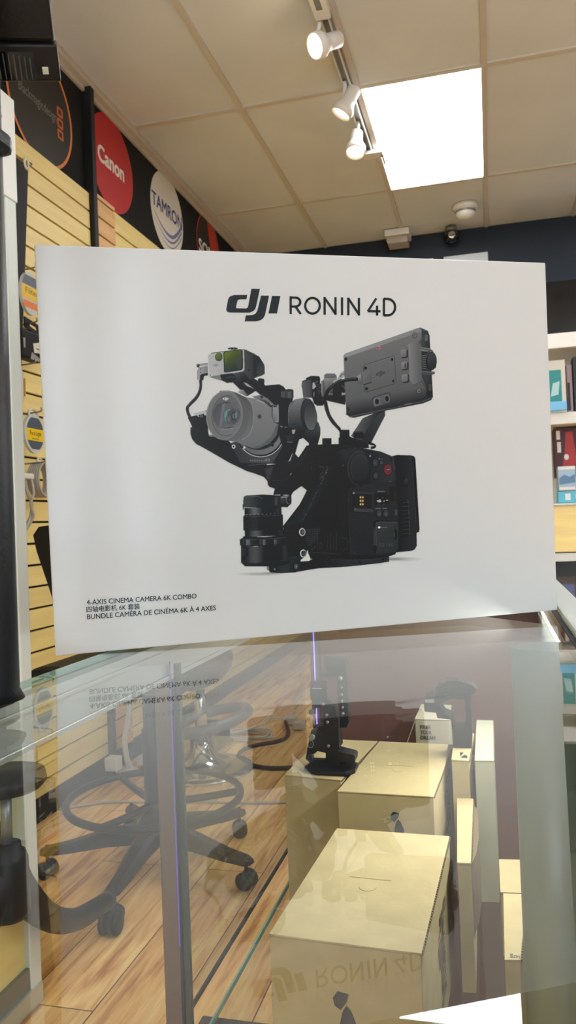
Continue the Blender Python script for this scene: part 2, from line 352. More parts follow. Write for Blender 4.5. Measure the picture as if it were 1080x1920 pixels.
# ================= ceiling fittings
t = thing('spotlight_track', 'white ceiling track running beside the glowing light panel', 'light track', (-.575, 3.6, CZ))
mb = MB(); mb.box(-.598, -.592, 2.98, 4.42, CZ-.03, CZ-.003).box(-.566, -.560, 2.98, 4.42, CZ-.03, CZ-.003).box(-.598, -.56, 2.98, 4.42, CZ-.010, CZ-.003)
finish('rail', mb, M['plastic_white'], t)
finish('channel', MB().box(-.592, -.566, 3.2, 4.4, CZ-.016, CZ-.011), M['alu_dark'], t)
mb = MB(); mb.box(-.612, -.546, 2.93, 3.14, CZ-.05, CZ-.003, .006); finish('power_feed', mb, M['plastic_white'], t)
finish('feed_slot', MB().box(-.592, -.568, 2.98, 3.07, CZ-.0515, CZ-.049), M['alu_dark'], t)
finish('end_connector', MB().box(-.61, -.50, 4.36, 4.43, CZ-.05, CZ-.028, .004).box(-.512, -.50, 4.40, 4.52, CZ-.05, CZ-.03), M['plastic_white'], t)
def spot(base, center, aim, label, bm_):
    t = thing('spotlight', label, 'spotlight', base, 'spotlights on the ceiling track')
    a = Vector(aim).normalized(); c = Vector(center); q = Vector((0, 0, 1)).rotation_difference(a).to_matrix()
    finish('stem', MB().tube([base, (base[0], base[1], base[2]-.03), (base[0]-.006, base[1], center[2]+.03), tuple(c-a*.01)], .009), M['plastic_white'], t)
    sh = MB().lathe([(.0, -.075), (.026, -.075), (.033, -.066), (.034, -.01), (.036, .0), (.046, .022), (.052, .03), (.052, .065), (.047, .066), (.044, .045)], c, 36, 0, q)
    finish('shade', sh, M['plastic_white'], t)
    finish('bulb', MB().lathe([(.0, .045), (.044, .045), (.046, .050), (.03, .060), (0, .064)], c, 32, 0, q), bm_, t)
spot((-.60, 3.16, CZ-.02), (-.575, 3.17, CZ-.125), (-.62, -.55, -.42), 'white spotlight shining its bright warm bulb at the camera, nearest on the track', M['bulb'])
spot((-.585, 3.66, CZ-.02), (-.575, 3.66, CZ-.12), (-.52, -.06, -.85), 'white spotlight tilted left with a sliver of warm glow, middle of the track', M['bulb_dim'])
spot((-.585, 4.05, CZ-.02), (-.60, 4.05, CZ-.13), (-.03, -.35, -.95), 'white spotlight pointing straight down at the far end of the track', M['bulb_dim'])
t = thing('smoke_detector', 'round white smoke detector on the ceiling tile beyond the light panel', 'smoke detector', (-.078, 5.42, CZ))
finish('base', MB().lathe([(0, CZ), (.085, CZ), (.085, CZ-.02), (.078, CZ-.028), (0, CZ-.028)], (-.078, 5.42, 0)), M['plastic_white'], t)
finish('sensor_head', MB().lathe([(.07, CZ-.028), (.066, CZ-.06), (.045, CZ-.085), (.0, CZ-.09)], (-.078, 5.42, 0)), M['plastic_white'], t)
finish('vents', MB().lathe([(.0685, CZ-.04), (.0695, CZ-.047), (.064, CZ-.062)], (-.078, 5.42, 0)), M['alu_dark'], t)
t = thing('emergency_light', 'white rectangular fitting at the edge where ceiling meets navy wall', 'fitting', (-.57, 5.72, CZ))
finish('housing', MB().box(-.66, -.48, 5.66, 5.84, CZ-.05, CZ-.003, .008), M['plastic_white'], t)
finish('lens', MB().box(-.645, -.495, 5.68, 5.83, CZ-.10, CZ-.051, .01), mat('milky_plastic', rgb(170, 160, 148), .3), t)
t = thing('security_camera', 'small dark dome camera hanging under the edge of the ceiling', 'security camera', (-.19, 5.80, CZ))
finish('mount', MB().lathe([(0, CZ-.003), (.04, CZ-.003), (.04, CZ-.03), (.02, CZ-.04), (0, CZ-.04)], (-.19, 5.78, 0)), M['alu_dark'], t)
finish('dome', MB().lathe([(.0, 0), (.045, .012), (.055, .045), (.045, .08), (0, .09)], (-.19, 5.78, CZ-.125)), M['black_gloss'], t)
finish('lens_ring', MB().lathe([(.018, -.002), (.026, .0), (.026, .01), (.018, .01)], (-.185, 5.725, CZ-.08), 24, 0, Vector((0, 0, 1)).rotation_difference(Vector((.1, -1, 0))).to_matrix()), M['chrome'], t)
for x0, x1, l in ((-.72, -.33, 'left'), (-.255, .06, 'right')):  # added panels standing in for bright reflected light above the box
    tt = tag(finish('light_patch_panel', MB().box(x0, x1, 5.85, 5.869, 2.86, 3.045, .003), mat('pale_gloss', rgb(206, 216, 220), .2)), 'pale panel standing in for a bright patch of light just above the white box, %s of the pair' % l, 'panel', 'pale panels standing in for bright patches of light')
# ================= far shelving seen right of the box
t = thing('shelf_unit', 'white shelf unit with wooden counter against the right background', 'shelves', (1.2, 5.1, 0))
mb = MB()
for z0, z1 in ((2.125, 2.215), (1.665, 1.735)): mb.box(.30, 2.6, 4.98, 5.45, z0, z1, .004)
mb.box(.30, 2.6, 5.45, 5.47, .0, 2.2); finish('shelves', mb, M['plastic_white'], t)
finish('drawer_front', MB().box(.30, 2.6, 4.97, 5.45, .895, 1.175, .003), M['maple'], t)
finish('counter_edge', MB().box(.30, 2.6, 4.96, 5.45, 1.176, 1.188).box(.30, 2.6, 4.965, 5.45, .84, .888), M['alu_white'], t)
glc = mat('grey_lower_case', rgb(104, 104, 116), .4)
finish('lower_case', MB().box(.30, 2.6, 4.97, 5.45, .0, .44, .003), glc, t); finish('case_back', MB().box(.30, 2.6, 5.30, 5.45, .441, .838), glc, t)
finish('case_end', MB().box(.30, .315, 4.99, 5.299, .441, .838), glc, t); finish('case_glass', MB().box(.317, 2.6, 4.972, 4.978, .441, .838), M['glass_side'], t)
tag(finish('wall_screen', MB().box(.25, 1.9, 5.30, 5.36, 2.235, 2.62, .006), M['black_gloss']), 'dark glossy screen standing on the topmost white shelf', 'screen')
def product(name, label, x0, x1, z0, z1, y, m, extra=None, group='boxed goods on the far shelves'):
    t = thing(name, label, 'box', ((x0+x1)/2, y+.06, z0), group)
    finish('body', MB().box(x0, x1, y, y+.12, z0, z1, .003), m, t)
    if extra:
        for nm, fn in extra: fn(t, nm)
def pr_old(pl, c, y): return lambda t, nm: finish(nm, MB().polys(lambda u, v: (u, y, v), pl), ink(nm, *c), t)
def pr(pl, c, y):
    def fn(t, nm):
        m = ink(nm, *c)
        for P in pl: finish(nm, MB().polys(lambda u, v: (u, y, v), [P]), m, t)
    return fn
rc = lambda a, b, c, d: [(a, c), (b, c), (b, d), (a, d)]
product('white_box', 'white box with teal picture beside the dark box on the upper shelf', .36, .475, 1.74, 2.06, 5.02, ink('box_cream', 206, 202, 190), [('teal_print', pr([rc(.38, .45, 1.80, 2.0)], (36, 136, 136), 5.0195)), ('pale_print', pr([[(.385, 1.84), (.43, 1.85), (.44, 1.93), (.40, 1.92)]], (170, 206, 204), 5.019))])
product('slim_box', 'slim pink-grey box standing between the teal picture box and the dark box', .482, .515, 1.74, 2.03, 5.04, ink('box_pink', 150, 128, 130), [('black_print', pr([rc(.485, .5, 1.75, 1.92)], (12, 12, 14), 5.0395))])
def platext(t, nm): finish(nm, MB().text('Pla', lambda x, y: (.53+x, 5.019, 1.775+y), fit=(.075, .04)), ink('box_text', 196, 196, 198), t)
product('dark_box', 'dark box with pale letters at the right edge of the upper shelf', .52, .80, 1.74, 2.07, 5.02, ink('box_dark', 24, 28, 38), [('lettering', platext), ('grey_shape', pr([circle(.60, 1.90, .05, .07, 24)], (86, 92, 98), 5.0192))])
tag(finish('shelf_label_strip', MB().box(.33, .47, 4.955, 4.979, 1.745, 1.80, .004), ink('blue_strip', 120, 190, 232)), 'light blue strip on the front of the upper white shelf', 'strip')
product('red_box', 'large black and red box with white figures on the middle shelf', .40, .74, 1.35, 1.655, 5.13, ink('box_red', 70, 18, 24), [
    ('red_print', pr([[(.44, 1.40), (.50, 1.38), (.53, 1.45), (.51, 1.63), (.47, 1.63), (.46, 1.5)], [(.56, 1.36), (.7, 1.36), (.72, 1.45), (.62, 1.5), (.56, 1.44)]], (176, 44, 46), 5.1295)),
    ('white_print', pr([rc(.415, .437, 1.585, 1.64), rc(.418, .44, 1.505, 1.57), circle(.47, 1.475, .014, .018, 16), [(.53, 1.53), (.60, 1.525), (.61, 1.60), (.54, 1.61)]], (226, 222, 216), 5.129))])
product('blue_picture_box', 'small pale blue picture box in front of the red box', .405, .505, 1.262, 1.41, 4.99, ink('box_blue', 160, 190, 214), [('blue_print', pr([[(.41, 1.34), (.44, 1.36), (.47, 1.345), (.50, 1.36), (.50, 1.31), (.41, 1.30)]], (92, 130, 170), 4.9895)), ('white_band', pr([rc(.406, .504, 1.39, 1.408), rc(.41, .50, 1.268, 1.285)], (228, 226, 220), 4.989))])
product('cyan_box', 'low cyan and white box lying on the wooden counter', .40, .53, 1.19, 1.258, 4.99, ink('box_cyan', 96, 190, 218), [('white_print', pr([rc(.44, .47, 1.205, 1.245), rc(.50, .52, 1.21, 1.24)], (224, 232, 234), 4.9895))])
for k, (x0, x1, z0, z1, c, l) in enumerate(((.40, .47, .4415, .70, (64, 96, 160), 'blue packet in the lower case below the wooden counter'), (.48, .55, .4415, .74, (120, 118, 128), 'grey packet beside the blue packet in the lower case'))):
    tag(finish('packet', MB().box(x0, x1, 5.0, 5.05, z0, z1, .003), ink('packet%d' % k, *c)), l, 'packet', 'packets below the counter')
# ================= tall display cabinet at the left edge
t = thing('display_cabinet', 'tall aluminium framed display cabinet cut by the left edge', 'cabinet', (-1.4, 1.2, 0))
for (x0, x1, y0, y1) in ((-1.140, -1.093, 1.645, 1.69), (-1.140, -1.093, .60, .645), (-1.70, -1.655, 1.645, 1.69)):
    finish('frame_post', MB().box(x0, x1, y0, y1, 0, 2.17, .005), M['alu_white'], t)
for q_ in ((-1.140, -1.090, .60, 1.69, .0, .05), (-1.14, -1.096, .60, 1.69, .36, .40)): finish('rail', MB().box(*q_, .004), M['alu'], t)
finish('base_panel', MB().box(-1.69, -1.108, .645, 1.66, .05, .36), M['maple'], t)
finish('kick_strip', MB().box(-1.1075, -1.096, .645, 1.645, .05, .10), M['alu_dark'], t)
finish('side_glass', MB().box(-1.122, -1.117, .645, 1.645, .40, 1.94), M['glass_side'], t)
h = finish('header', MB().box(-1.69, -1.0905, .62, 1.692, 1.935, 2.19, .003), mat('header_white', rgb(232, 236, 232), .35), t)
mb = MB().text('ES', lambda x, y: (-1.0900, 1.563+x, 2.115+y), fit=(.075, .034)); finish('lettering', mb, ink('faded_grey', 150, 152, 150), h); mb = MB().text('AY', lambda x, y: (-1.0900, 1.55+x, 2.06+y), fit=(.065, .034))
finish('lettering', mb, ink('faded_grey', 150, 152, 150), h)
# ================= point of sale display in the near left
t = thing('monitor_stand', 'black point of sale monitor on a round pole with flat base, at the left edge', 'monitor', (-.40, .46, .9872))
finish('base', MB().prism([(-.50, .30), (-.372, .30), (-.369, .305), (-.369, .545), (-.374, .560), (-.386, .568), (-.50, .568)], .9874, 1.002, .003), M['plastic_black'], t)
finish('pole', MB().lathe([(.026, 1.001), (.0225, 1.008), (.0225, 1.62)], (-.3605, .50, 0), 40), M['plastic_black'], t)
finish('hinge', MB().box(-.375, -.3335, .485, .515, 1.403, 1.419, .005).box(-.36, -.3365, .483, .50, 1.392, 1.428, .005), M['plastic_black'], t)
# housing tilts down towards the till
O_ = Vector((-.3405, .60, 1.5085)); dy = (O_-Vector((0, 0, 1.12))).normalized(); dx = (ri-dy*ri.dot(dy)).normalized(); dz = dx.cross(dy)
tl = R(-9); dz, dy = (dz*math.cos(tl)+dy*math.sin(tl)), (dy*math.cos(tl)-dz*math.sin(tl))
FR = Matrix((dx, dy, dz)).transposed()
def mbox(x0, x1, y0, y1, z0, z1, bev=.0): 
    c = Vector(((x0+x1)/2, (y0+y1)/2, (z0+z1)/2)); return O_+FR @ c, (x1-x0, y1-y0, z1-z0), FR, bev
finish('housing', MB().obox(*mbox(-.46, -.0015, 0, .03, .0285, .36, .003)), M['plastic_black'], t)
finish('lower_housing', MB().obox(*mbox(-.46, 0, -.004, .03, 0, .0275, .002)), M['plastic_black'], t)
v = MB()
for k in range(12): v.obox(*mbox(-.070+k*.0042, -.0692+k*.0042, -.0052, -.003, .0015+0*k, .021-.0006*abs(k-6), .0004))
finish('vent', v, mat('fin_grey', rgb(70, 76, 80), .4), t)
finish('vent_slots', MB().obox(*mbox(-.072, -.020, -.0045, -.003, .0008, .022)), M['black_gloss'], t)
finish('port', MB().obox(*mbox(-.0145, -.0095, -.0052, -.003, .0055, .011, .0004)), M['alu'], t)
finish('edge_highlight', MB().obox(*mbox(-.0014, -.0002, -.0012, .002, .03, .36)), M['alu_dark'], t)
# ================= goods hanging on the slat wall
XS = -1.745
def hook(y, z, l=.11, label='thin metal hook on the slat wall'):
    return tag(finish('display_hook', MB().tube([(XS, y, z), (XS+l, y, z+.004), (XS+l+.008, y, z+.02)], .003, 8), M['alu_dark']), label, 'hook', 'hooks on the slat wall')
hook(2.645, 2.135, .10, 'metal hook holding the orange and yellow pack'); hook(2.64, 1.925, .10, 'metal hook holding the black pouch'); hook(2.62, 1.765, .10, 'metal hook holding the side-on clear pack'); hook(2.65, 1.585, .10, 'metal hook holding the oval pack'); hook(2.67, 1.395, .10, 'metal hook holding the coiled cable pack')
def yz(x): return lambda u, v: (x, u, v)
def pack(name, label, cy, cz, w_, h_, x, base, prints, round_=True, thick=.012):
    t = thing(name, label, 'pack', (x, cy, cz-h_/2), 'packs hanging on the slat wall')
    pts = circle(0, 0, w_/2, h_/2, 40) if round_ else [(-w_/2, -h_/2), (w_/2, -h_/2), (w_/2, h_/2), (-w_/2, h_/2)]
    mb = MB(); b = bmesh.new(); n = len(pts)
    lo = [b.verts.new((x-thick, cy+p[0], cz+p[1])) for p in pts]; hi = [b.verts.new((x, cy+p[0], cz+p[1])) for p in pts]
    b.faces.new(hi); b.faces.new(lo[::-1])
    for i in range(n): b.faces.new((lo[i], lo[(i+1) % n], hi[(i+1) % n], hi[i]))
    mb.add(b); finish('case', mb, base, t)
    for nm, pl, c in prints:
        m_ = ink(nm, *c)
        for P in pl: finish(nm, MB().polys(lambda u, v: (x+.0006, cy+u, cz+v), [P]), m_, t)
    return t
hz = lambda w_, h_, z0, z1: [(w_/2*math.sqrt(max(0, 1-(2*z/h_)**2))*s_, z) for s_, zz in ((1, [z0+(z1-z0)*i/10 for i in range(11)]), (-1, [z1+(z0-z1)*i/10 for i in range(11)])) for z in zz]
clear = mat('clear_case', rgb(214, 216, 210), .2)
t = pack('filter_pack', 'yellow and orange filter pack hanging highest on the slat wall', 2.645, 2.04, .13, .165, -1.66, clear, [('yellow_label', [rc(-.062, .062, -.025, .025)], (240, 198, 40)), ('grey_label', [hz(.125, .165, .028, .066)], (92, 104, 112)), ('orange_label', [rc(-.055, .055, -.058, -.032)], (232, 128, 56))])
finish('lettering', MB().text('Filter', lambda x, y: (-1.6590, 2.607+x, 2.037+y), fit=(.085, .022)), ink('label_text', 120, 96, 30), t)
t = thing('black_pouch', 'black pouch with white price tags hanging on the slat wall', 'pouch', (-1.66, 2.635, 1.78), 'packs hanging on the slat wall')
finish('body', MB().box(-1.70, -1.66, 2.575, 2.705, 1.785, 1.895, .008), M['black_fabric'], t)
mb = MB(); b = bmesh.new(); o_ = [(2.600, 1.945), (2.600, 1.905), (2.705, 1.885), (2.710, 1.93)]; i_ = [(2.635, 1.925), (2.635, 1.915), (2.685, 1.905), (2.680, 1.92)]
for xx in (-1.668, -1.664): mb.polys(yz(xx), [[o_[k], o_[(k+1) % 4], i_[(k+1) % 4], i_[k]] for k in range(4)])
finish('hang_tab', mb, M['black_fabric'], t)
finish('price_tag', MB().polys(yz(-1.6585), [[(2.645, 1.85), (2.700, 1.865), (2.702, 1.822), (2.650, 1.815)]]), ink('tag_white', 226, 222, 210), t)
finish('price_tag', MB().polys(yz(-1.6590), [[(2.635, 1.815), (2.690, 1.80), (2.687, 1.787), (2.625, 1.787)], [(2.580, 1.86), (2.595, 1.86), (2.593, 1.825), (2.582, 1.82)]]), ink('tag_grey', 152, 150, 144), t)
finish('print', MB().polys(yz(-1.658), [rc(2.665, 2.695, 1.832, 1.836)]), M['ink'], t)
t = thing('clear_pack', 'clear pack seen side-on, hanging between the black pouch and the oval pack', 'pack', (-1.70, 2.630, 1.62), 'packs hanging on the slat wall')
finish('case', MB().box(-1.74, -1.69, 2.607, 2.619, 1.625, 1.755, .005).box(-1.735, -1.70, 2.627, 2.639, 1.64, 1.745, .005), clear, t)
finish('label', MB().box(-1.73, -1.695, 2.639, 2.643, 1.65, 1.72, .002), ink('amber_label', 214, 158, 60), t)
t = pack('filter_pack', 'oval pack with yellow Pure Light label on the slat wall', 2.640, 1.505, .135, .15, -1.66, clear, [('grey_label', [hz(.115, .13, .018, .06), hz(.115, .13, -.06, -.028)], (78, 92, 102)), ('yellow_label', [rc(-.056, .056, -.028, .018)], (244, 204, 22))])
finish('lettering', MB().text('Pure Light', lambda x, y: (-1.6588, 2.604+x, 1.498+y), fit=(.076, .017)).text('Protection', lambda x, y: (-1.6588, 2.618+x, 1.482+y), fit=(.045, .007)), ink('label_text2', 110, 92, 20), t)
finish('hanger', MB().tube([(-1.666, 2.613, 1.57), (-1.666, 2.613, 1.59), (-1.666, 2.638, 1.598), (-1.666, 2.663, 1.588), (-1.666, 2.668, 1.57)], .005, 8), clear, t)
t = thing('cable_adapter', 'white plug with twisted grey cable hanging on the slat wall', 'cable', (-1.68, 2.605, 1.15), 'packs hanging on the slat wall')
finish('plug', MB().box(-1.71, -1.66, 2.555, 2.625, 1.33, 1.352, .006).box(-1.69, -1.672, 2.625, 2.647, 1.342, 1.350, .003), M['plastic_white'], t)
finish('cord', MB().tube([(-1.68, 2.595, 1.335), (-1.68, 2.607, 1.28), (-1.675, 2.625, 1.24), (-1.68, 2.620, 1.19), (-1.69, 2.600, 1.14)], .006, 8).tube([(-1.67, 2.620, 1.335), (-1.66, 2.617, 1.28), (-1.665, 2.603, 1.235), (-1.67, 2.625, 1.19), (-1.69, 2.603, 1.14)], .005, 8), M['cable_grey'], t)
t = thing('cable_coil', 'coil of grey cable packed on the slat wall beside the white plug', 'cable', (-1.67, 2.700, 1.22), 'packs hanging on the slat wall')
mb = MB()
for k in range(6): mb.tube([(-1.70+k*.009, 2.700+.055*math.cos(R(a)), 1.333+.066*math.sin(R(a))) for a in range(0, 360, 30)], .0045, 8, True)
finish('coil', mb, M['cable_grey'], t)
finish('hanger', MB().tube([(-1.68, 2.680, 1.39), (-1.68, 2.685, 1.415), (-1.68, 2.710, 1.412)], .004, 8), clear, t)
t = thing('key_ring_hook', 'pale round tag on a small hook at the top of the slat wall', 'hook', (-1.74, 2.775, 2.59))
finish('tag', MB().tube([(-1.735, 2.762+.014*math.cos(R(a)), 2.603+.02*math.sin(R(a))) for a in range(0, 360, 40)], .006, 8, True), ink('tag_cream', 226, 214, 182), t)
finish('hook', MB().tube([(-1.743, 2.79, 2.625), (-1.725, 2.785, 2.61), (-1.73, 2.775, 2.60)], .003, 8), M['alu_dark'], t)
# ================= glass counter showcase
GZ = .987
t = thing('glass_showcase', 'long glass-topped showcase with aluminium rails and grey rear cover, the white box on top', 'display case', (-.17, .8, 0))
X0, X1, Y0, Y1 = -.420, .076, -.30, 1.80
finish('glass_top', MB().box(X0, X1, Y0, Y1, GZ-.008, GZ), M['glass_top'], t)
lab(finish('glass_edge', MB().box(X0-.0016, X0-.0002, Y0, Y1, GZ-.0076, GZ-.0004), M['glass_edge'], t), 'pale green ground edge of the glass')
lab(finish('gasket', MB().box(X1+.0005, X1+.006, Y0, Y1, GZ-.012, GZ+.001), M['rubber'], t), 'black rubber gasket')
mb = MB(); mb.box(X1+.0065, X1+.042, Y0, Y1+.02, GZ-.05, GZ+.009, .003); finish('rim', mb, M['alu_white'], t)
mb = MB(); mb.box(X0, X0+.016, Y0, Y1, .930, GZ-.009, .001).box(X0, X0+.019, Y0, Y1, .963, .968, .001).box(X0, X0+.019, Y0, Y1, .930, .936, .001)
finish('top_rail', mb, M['rail_grey'], t)
finish('side_glass', MB().box(X0+.004, X0+.009, .945, Y1-.12, .49, .930), M['glass_side'], t)
mb = MB(); mb.box(X0-.001, X0+.022, .918, .942, .0, .930, .003)
lab(finish('corner_post', mb, M['mauve'], t), 'mauve-grey reflective vertical post')
finish('post_glass_edge', MB().box(X0+.023, X0+.031, .926, .934, .49, .950, .001), M['dark_glass_edge'], t)
finish('corner_post', MB().box(X0, X0+.022, Y1-.022, Y1, .0, GZ-.009, .003), M['mauve'], t)
lab(finish('violet_glow_strip', MB().box(X0+.010, X0+.0125, Y1-.026, Y1-.0235, .50, .975, .0008), M['led'], t), 'thin glowing violet light strip')
mb = MB(); mb.box(X0, X1+.03, Y1, Y1+.012, .0, GZ-.009)
lab(finish('end_panel', mb, M['maroon'], t), 'dark reddish brown end panel')
finish('side_panel', MB().box(X1+.016, X1+.030, Y0, Y1, .0, GZ-.05), M['grey_panel'], t)
mb = MB(); n = 40; pts = [(.056+.041*(abs(math.cos(R(a)))**.9)*(1 if math.cos(R(a)) > 0 else -1), .895+.034*math.sin(R(a))) for a in np.linspace(0, 360, n, endpoint=False)]
mb.prism(pts, .0, GZ-.0095)
lab(finish('violet_glow_strip', MB().box(X0+.0215, X0+.0228, .917, .9182, .60, .955), M['led_reflection'], t), 'faint violet glow standing in for a reflection of the light strip')  # glowing line put on the post in place of a reflection of the LED
c = finish('rear_cover', mb, M['grey_col'], t); lab(c, 'smooth rounded pale grey upright cover')
for p in c.data.polygons: p.use_smooth = len(p.vertices) == 4
finish('shelf_glass', MB().box(X0+.045, X1+.01, .93, Y1-.005, .480, .487), M['glass_side'], t)
lab(finish('shelf_edge', MB().box(X0+.0445, X0+.047, .93, Y1-.005, .4795, .4875), M['glass_edge'], t), 'green edge of the glass shelf')
finish('shelf_bracket', MB().box(X0+.001, X0+.005, .945, Y1, .474, .480), M['rubber'], t)
finish('lower_sill', MB().box(X0+.022, X1, .925, .985, .445, .474, .002), M['mauve'], t)
# ================= cartons inside
def carton(label, q, z0, z1, m=None, prints=(), lid=True, open_flap=False, group='kraft cartons in the showcase'):
    # q: top corners front-left, front-right, back-right, back-left
    cx = sum(p[0] for p in q)/4; cy = sum(p[1] for p in q)/4
    t = thing('carton', label, 'box', (cx, cy, z0), group)
    fl, fr, br_, bl_ = [Vector(p) for p in q]
    finish('body', MB().prism([fl, fr, br_, bl_], z0, z1-.003, .0012), m or M['card'], t)
    if lid:
        e = [p+(p-Vector((cx, cy))).normalized()*.0008 for p in (fl, fr, br_, bl_)]
        finish('lid', MB().prism(e, z1-.0025, z1, .0008), m or M['card'], t)
        # corrugated rim showing at the right edge, tuck slot across the lid
        mb = MB(); k = max(8, int((br_-fr).length/.006)); 
        for i in range(k):
            a = fr.lerp(br_, (i+.2)/k); b = fr.lerp(br_, (i+.75)/k); mb.prism([a+Vector((.0006, 0)), a+Vector((.0022, 0)), b+Vector((.0022, 0)), b+Vector((.0006, 0))], z1-.0032, z1-.0006)
        finish('corrugated_edge', mb, M['card_edge'], t)
        if (fr-fl).length < .12: 
            for nm, fn in prints: fn(t, nm)
            return t
        c0 = fl.lerp(br_, .5); d = (fr-fl)*.16
        mb = MB(); mb.prism([c0-d-Vector((0, .0006)), c0+d-Vector((0, .0006)), c0+d+Vector((0, .0006)), c0-d+Vector((0, .0006))], z1+.0001, z1+.0004)
        mb.tube([(c0.x+d.x*.4*math.cos(R(a)), c0.y-.022+.012*math.sin(R(a)), z1+.0001) for a in range(180, 361, 20)], .0004, 5)
        finish('tuck_flap', mb, M['card_crease'], t)
    for nm, fn in prints: fn(t, nm)
    return t
def front_fn(q, z, off=.0006):
    fl, fr = Vector(q[0]), Vector(q[1]); d = (fr-fl).normalized(); n = Vector((d.y, -d.x))*off
    return lambda u, v: (fl.x+d.x*u+n.x, fl.y+d.y*u+n.y, z+v)
def right_fn(q, z, off=.0012):
    fr, br_ = Vector(q[1]), Vector(q[2]); d = (br_-fr).normalized(); n = Vector((d.y, -d.x))*off
    return lambda u, v: (fr.x+d.x*u+n.x, fr.y+d.y*u+n.y, z+v)
ICON = [[(0, .6), (.28, 1), (.9, .92), (.78, .5), (.42, .0), (.1, .2)], [(.52, -.05), (.75, .3), (1.0, .02), (1.3, -.75), (1.15, -1.3), (.4, -1.3), (.35, -.7)]]
def icon(q, z1, u0, v0, s): return lambda t, nm: finish(nm, MB().polys(lambda u, v: front_fn(q, z1)(u0+u*s, v0+v*s), ICON), M['ink'], t)
def sidetext(q, z1, body, u0, v0, w_, h_): # lettering running up the right face
    F = right_fn(q, z1)
    return lambda t, nm: finish(nm, MB().text(body, lambda x, y: F(u0-y*.9, v0+x), fit=(w_, h_), offset=.02), mat('worn_ink', rgb(92, 84, 70), .6), t)
qA = [(-.256, .837), (-.089, .827), (-.076, 1.138), (-.239, 1.142)]
qB = [(-.251, 1.215), (-.102, 1.211), (-.086, 1.493), (-.224, 1.500)]
qC = [(-.355, 1.283), (-.2555, 1.268), (-.228, 1.50), (-.341, 1.505)]
qD = [(-.165, 1.60), (-.096, 1.598), (-.099, 1.725), (-.163, 1.727)]
qE = [(-.080, 1.335), (-.052, 1.332), (-.047, 1.50), (-.083, 1.50)]
qF = [(-.0425, 1.335), (-.012, 1.338), (-.012, 1.60), (-.044, 1.60)]
qG = [(-.063, 1.077), (-.045, 1.078), (-.047, 1.325), (-.073, 1.322)]
qH = [(-.009, 1.175), (.026, 1.178), (.030, 1.29), (-.010, 1.286)]
qI = [(-.006, .960), (.012, .963), (.026, 1.130), (-.005, 1.127)]
SZ = .4872
carton('nearest kraft carton with flat bright lid, standing in front of the other cartons', qA, SZ, .67, prints=[('emblem', icon(qA, .67, .070, -.072, .020)), ('lettering', sidetext(qA, .67, 'SmallRig', .20, -.15, .11, .07))])
carton('kraft carton with flat lid behind the nearest carton, lettering up its right side', qB, SZ, .70, prints=[('emblem', icon(qB, .70, .082, -.043, .016)), ('lettering', sidetext(qB, .70, 'SmallRig', .19, -.105, .085, .075))])
carton('kraft carton under the upright black camera cage', qC, SZ, .70)
def ftext(t, nm):
    F = front_fn(qD, .72); mb = MB()
    for i, s in enumerate(('FREE', 'YOUR', 'DREAM')): mb.text(s, lambda x, y, i=i: F(.010+x, -.020-i*.0105+y), fit=((.021, .022, .029)[i], .0072), offset=.02)
    finish(nm, mb, M['ink'], t)
t = carton('small pale carton printed FREE YOUR DREAM, behind the flat-lidded cartons', qD, SZ, .72, M['card_pale'], [('lettering', ftext)])
mb = MB(); a, b = Vector((-.166, 1.60)), Vector((-.164, 1.727))
bm_ = bmesh.new(); v = [bm_.verts.new(p) for p in ((-.166, 1.60, .715), (-.164, 1.727, .715), (-.192, 1.727, .645), (-.194, 1.60, .645))]; bm_.faces.new(v); mb.add(bm_)
o = finish('side_flap', mb, M['card_pale'], t); sm = o.modifiers.new('thick', 'SOLIDIFY'); sm.thickness = .0015
t = carton('narrow kraft carton under the second black cage, with a dark open side flap', qE, SZ, .72, prints=[])
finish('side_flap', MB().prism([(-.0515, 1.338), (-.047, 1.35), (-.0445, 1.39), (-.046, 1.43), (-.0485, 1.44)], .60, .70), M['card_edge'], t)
finish('emblem', MB().polys(lambda u, v: (-.066+u, 1.345+v, .7203), [[(0, 0), (.012, -.002), (.011, .012), (.006, .018)], [(0, .006), (.005, .03), (-.002, .03)]]), M['ink'], t)
carton('greenish pale upright carton right of the second black cage', qF, SZ, .72, M['card_grey'], lid=True)
t = carton('tall narrow kraft carton with a bulging dark side flap, right of the flat-lidded carton', qG, SZ, .66)
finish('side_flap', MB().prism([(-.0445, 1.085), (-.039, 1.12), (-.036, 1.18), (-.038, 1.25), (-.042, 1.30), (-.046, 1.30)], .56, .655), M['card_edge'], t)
carton('low kraft carton half hidden by the grey cover, behind the lettered one', qH, SZ, .58)
t = carton('slim kraft carton lettered at its front edge, beside the grey cover', qI, SZ, .60)
finish('lettering', MB().text('Sm', lambda x, y: (.0005+x, .965+y*1.6, .6004), fit=(.011, .005), offset=.02), M['ink'], t)
# ================= camera cages
def sil(pts, fn): return [fn(*p) for p in pts]
def ext(name, outer, holes, fn, y0, y1, m, par): return finish(name, MB().plate(sil(outer, fn), [sil(h, fn) for h in holes], y0, y1), m, par)
t = thing('camera_cage', 'black metal camera cage standing upright on the left carton', 'camera cage', (-.28, 1.33, .7005))
k1 = .1375/1090  # metres per traced unit
f1 = lambda x, y: (-.325+(x-205)*.0001365, .7008+(1705-y)*.000137)
ext('side_plate', [(300, 620), (490, 620), (490, 830), (560, 890), (610, 940), (640, 1080), (640, 1440), (640, 1640), (340, 1705), (205, 1580), (235, 1430), (290, 1230), (380, 1180), (455, 1160), (445, 1000), (395, 925), (350, 960), (330, 880), (295, 820)],
    [[(290, 1595), (285, 1520), (330, 1510), (360, 1480), (465, 1500), (465, 1560), (440, 1595)]], f1, 1.315, 1.330, M['plastic_black'], t)
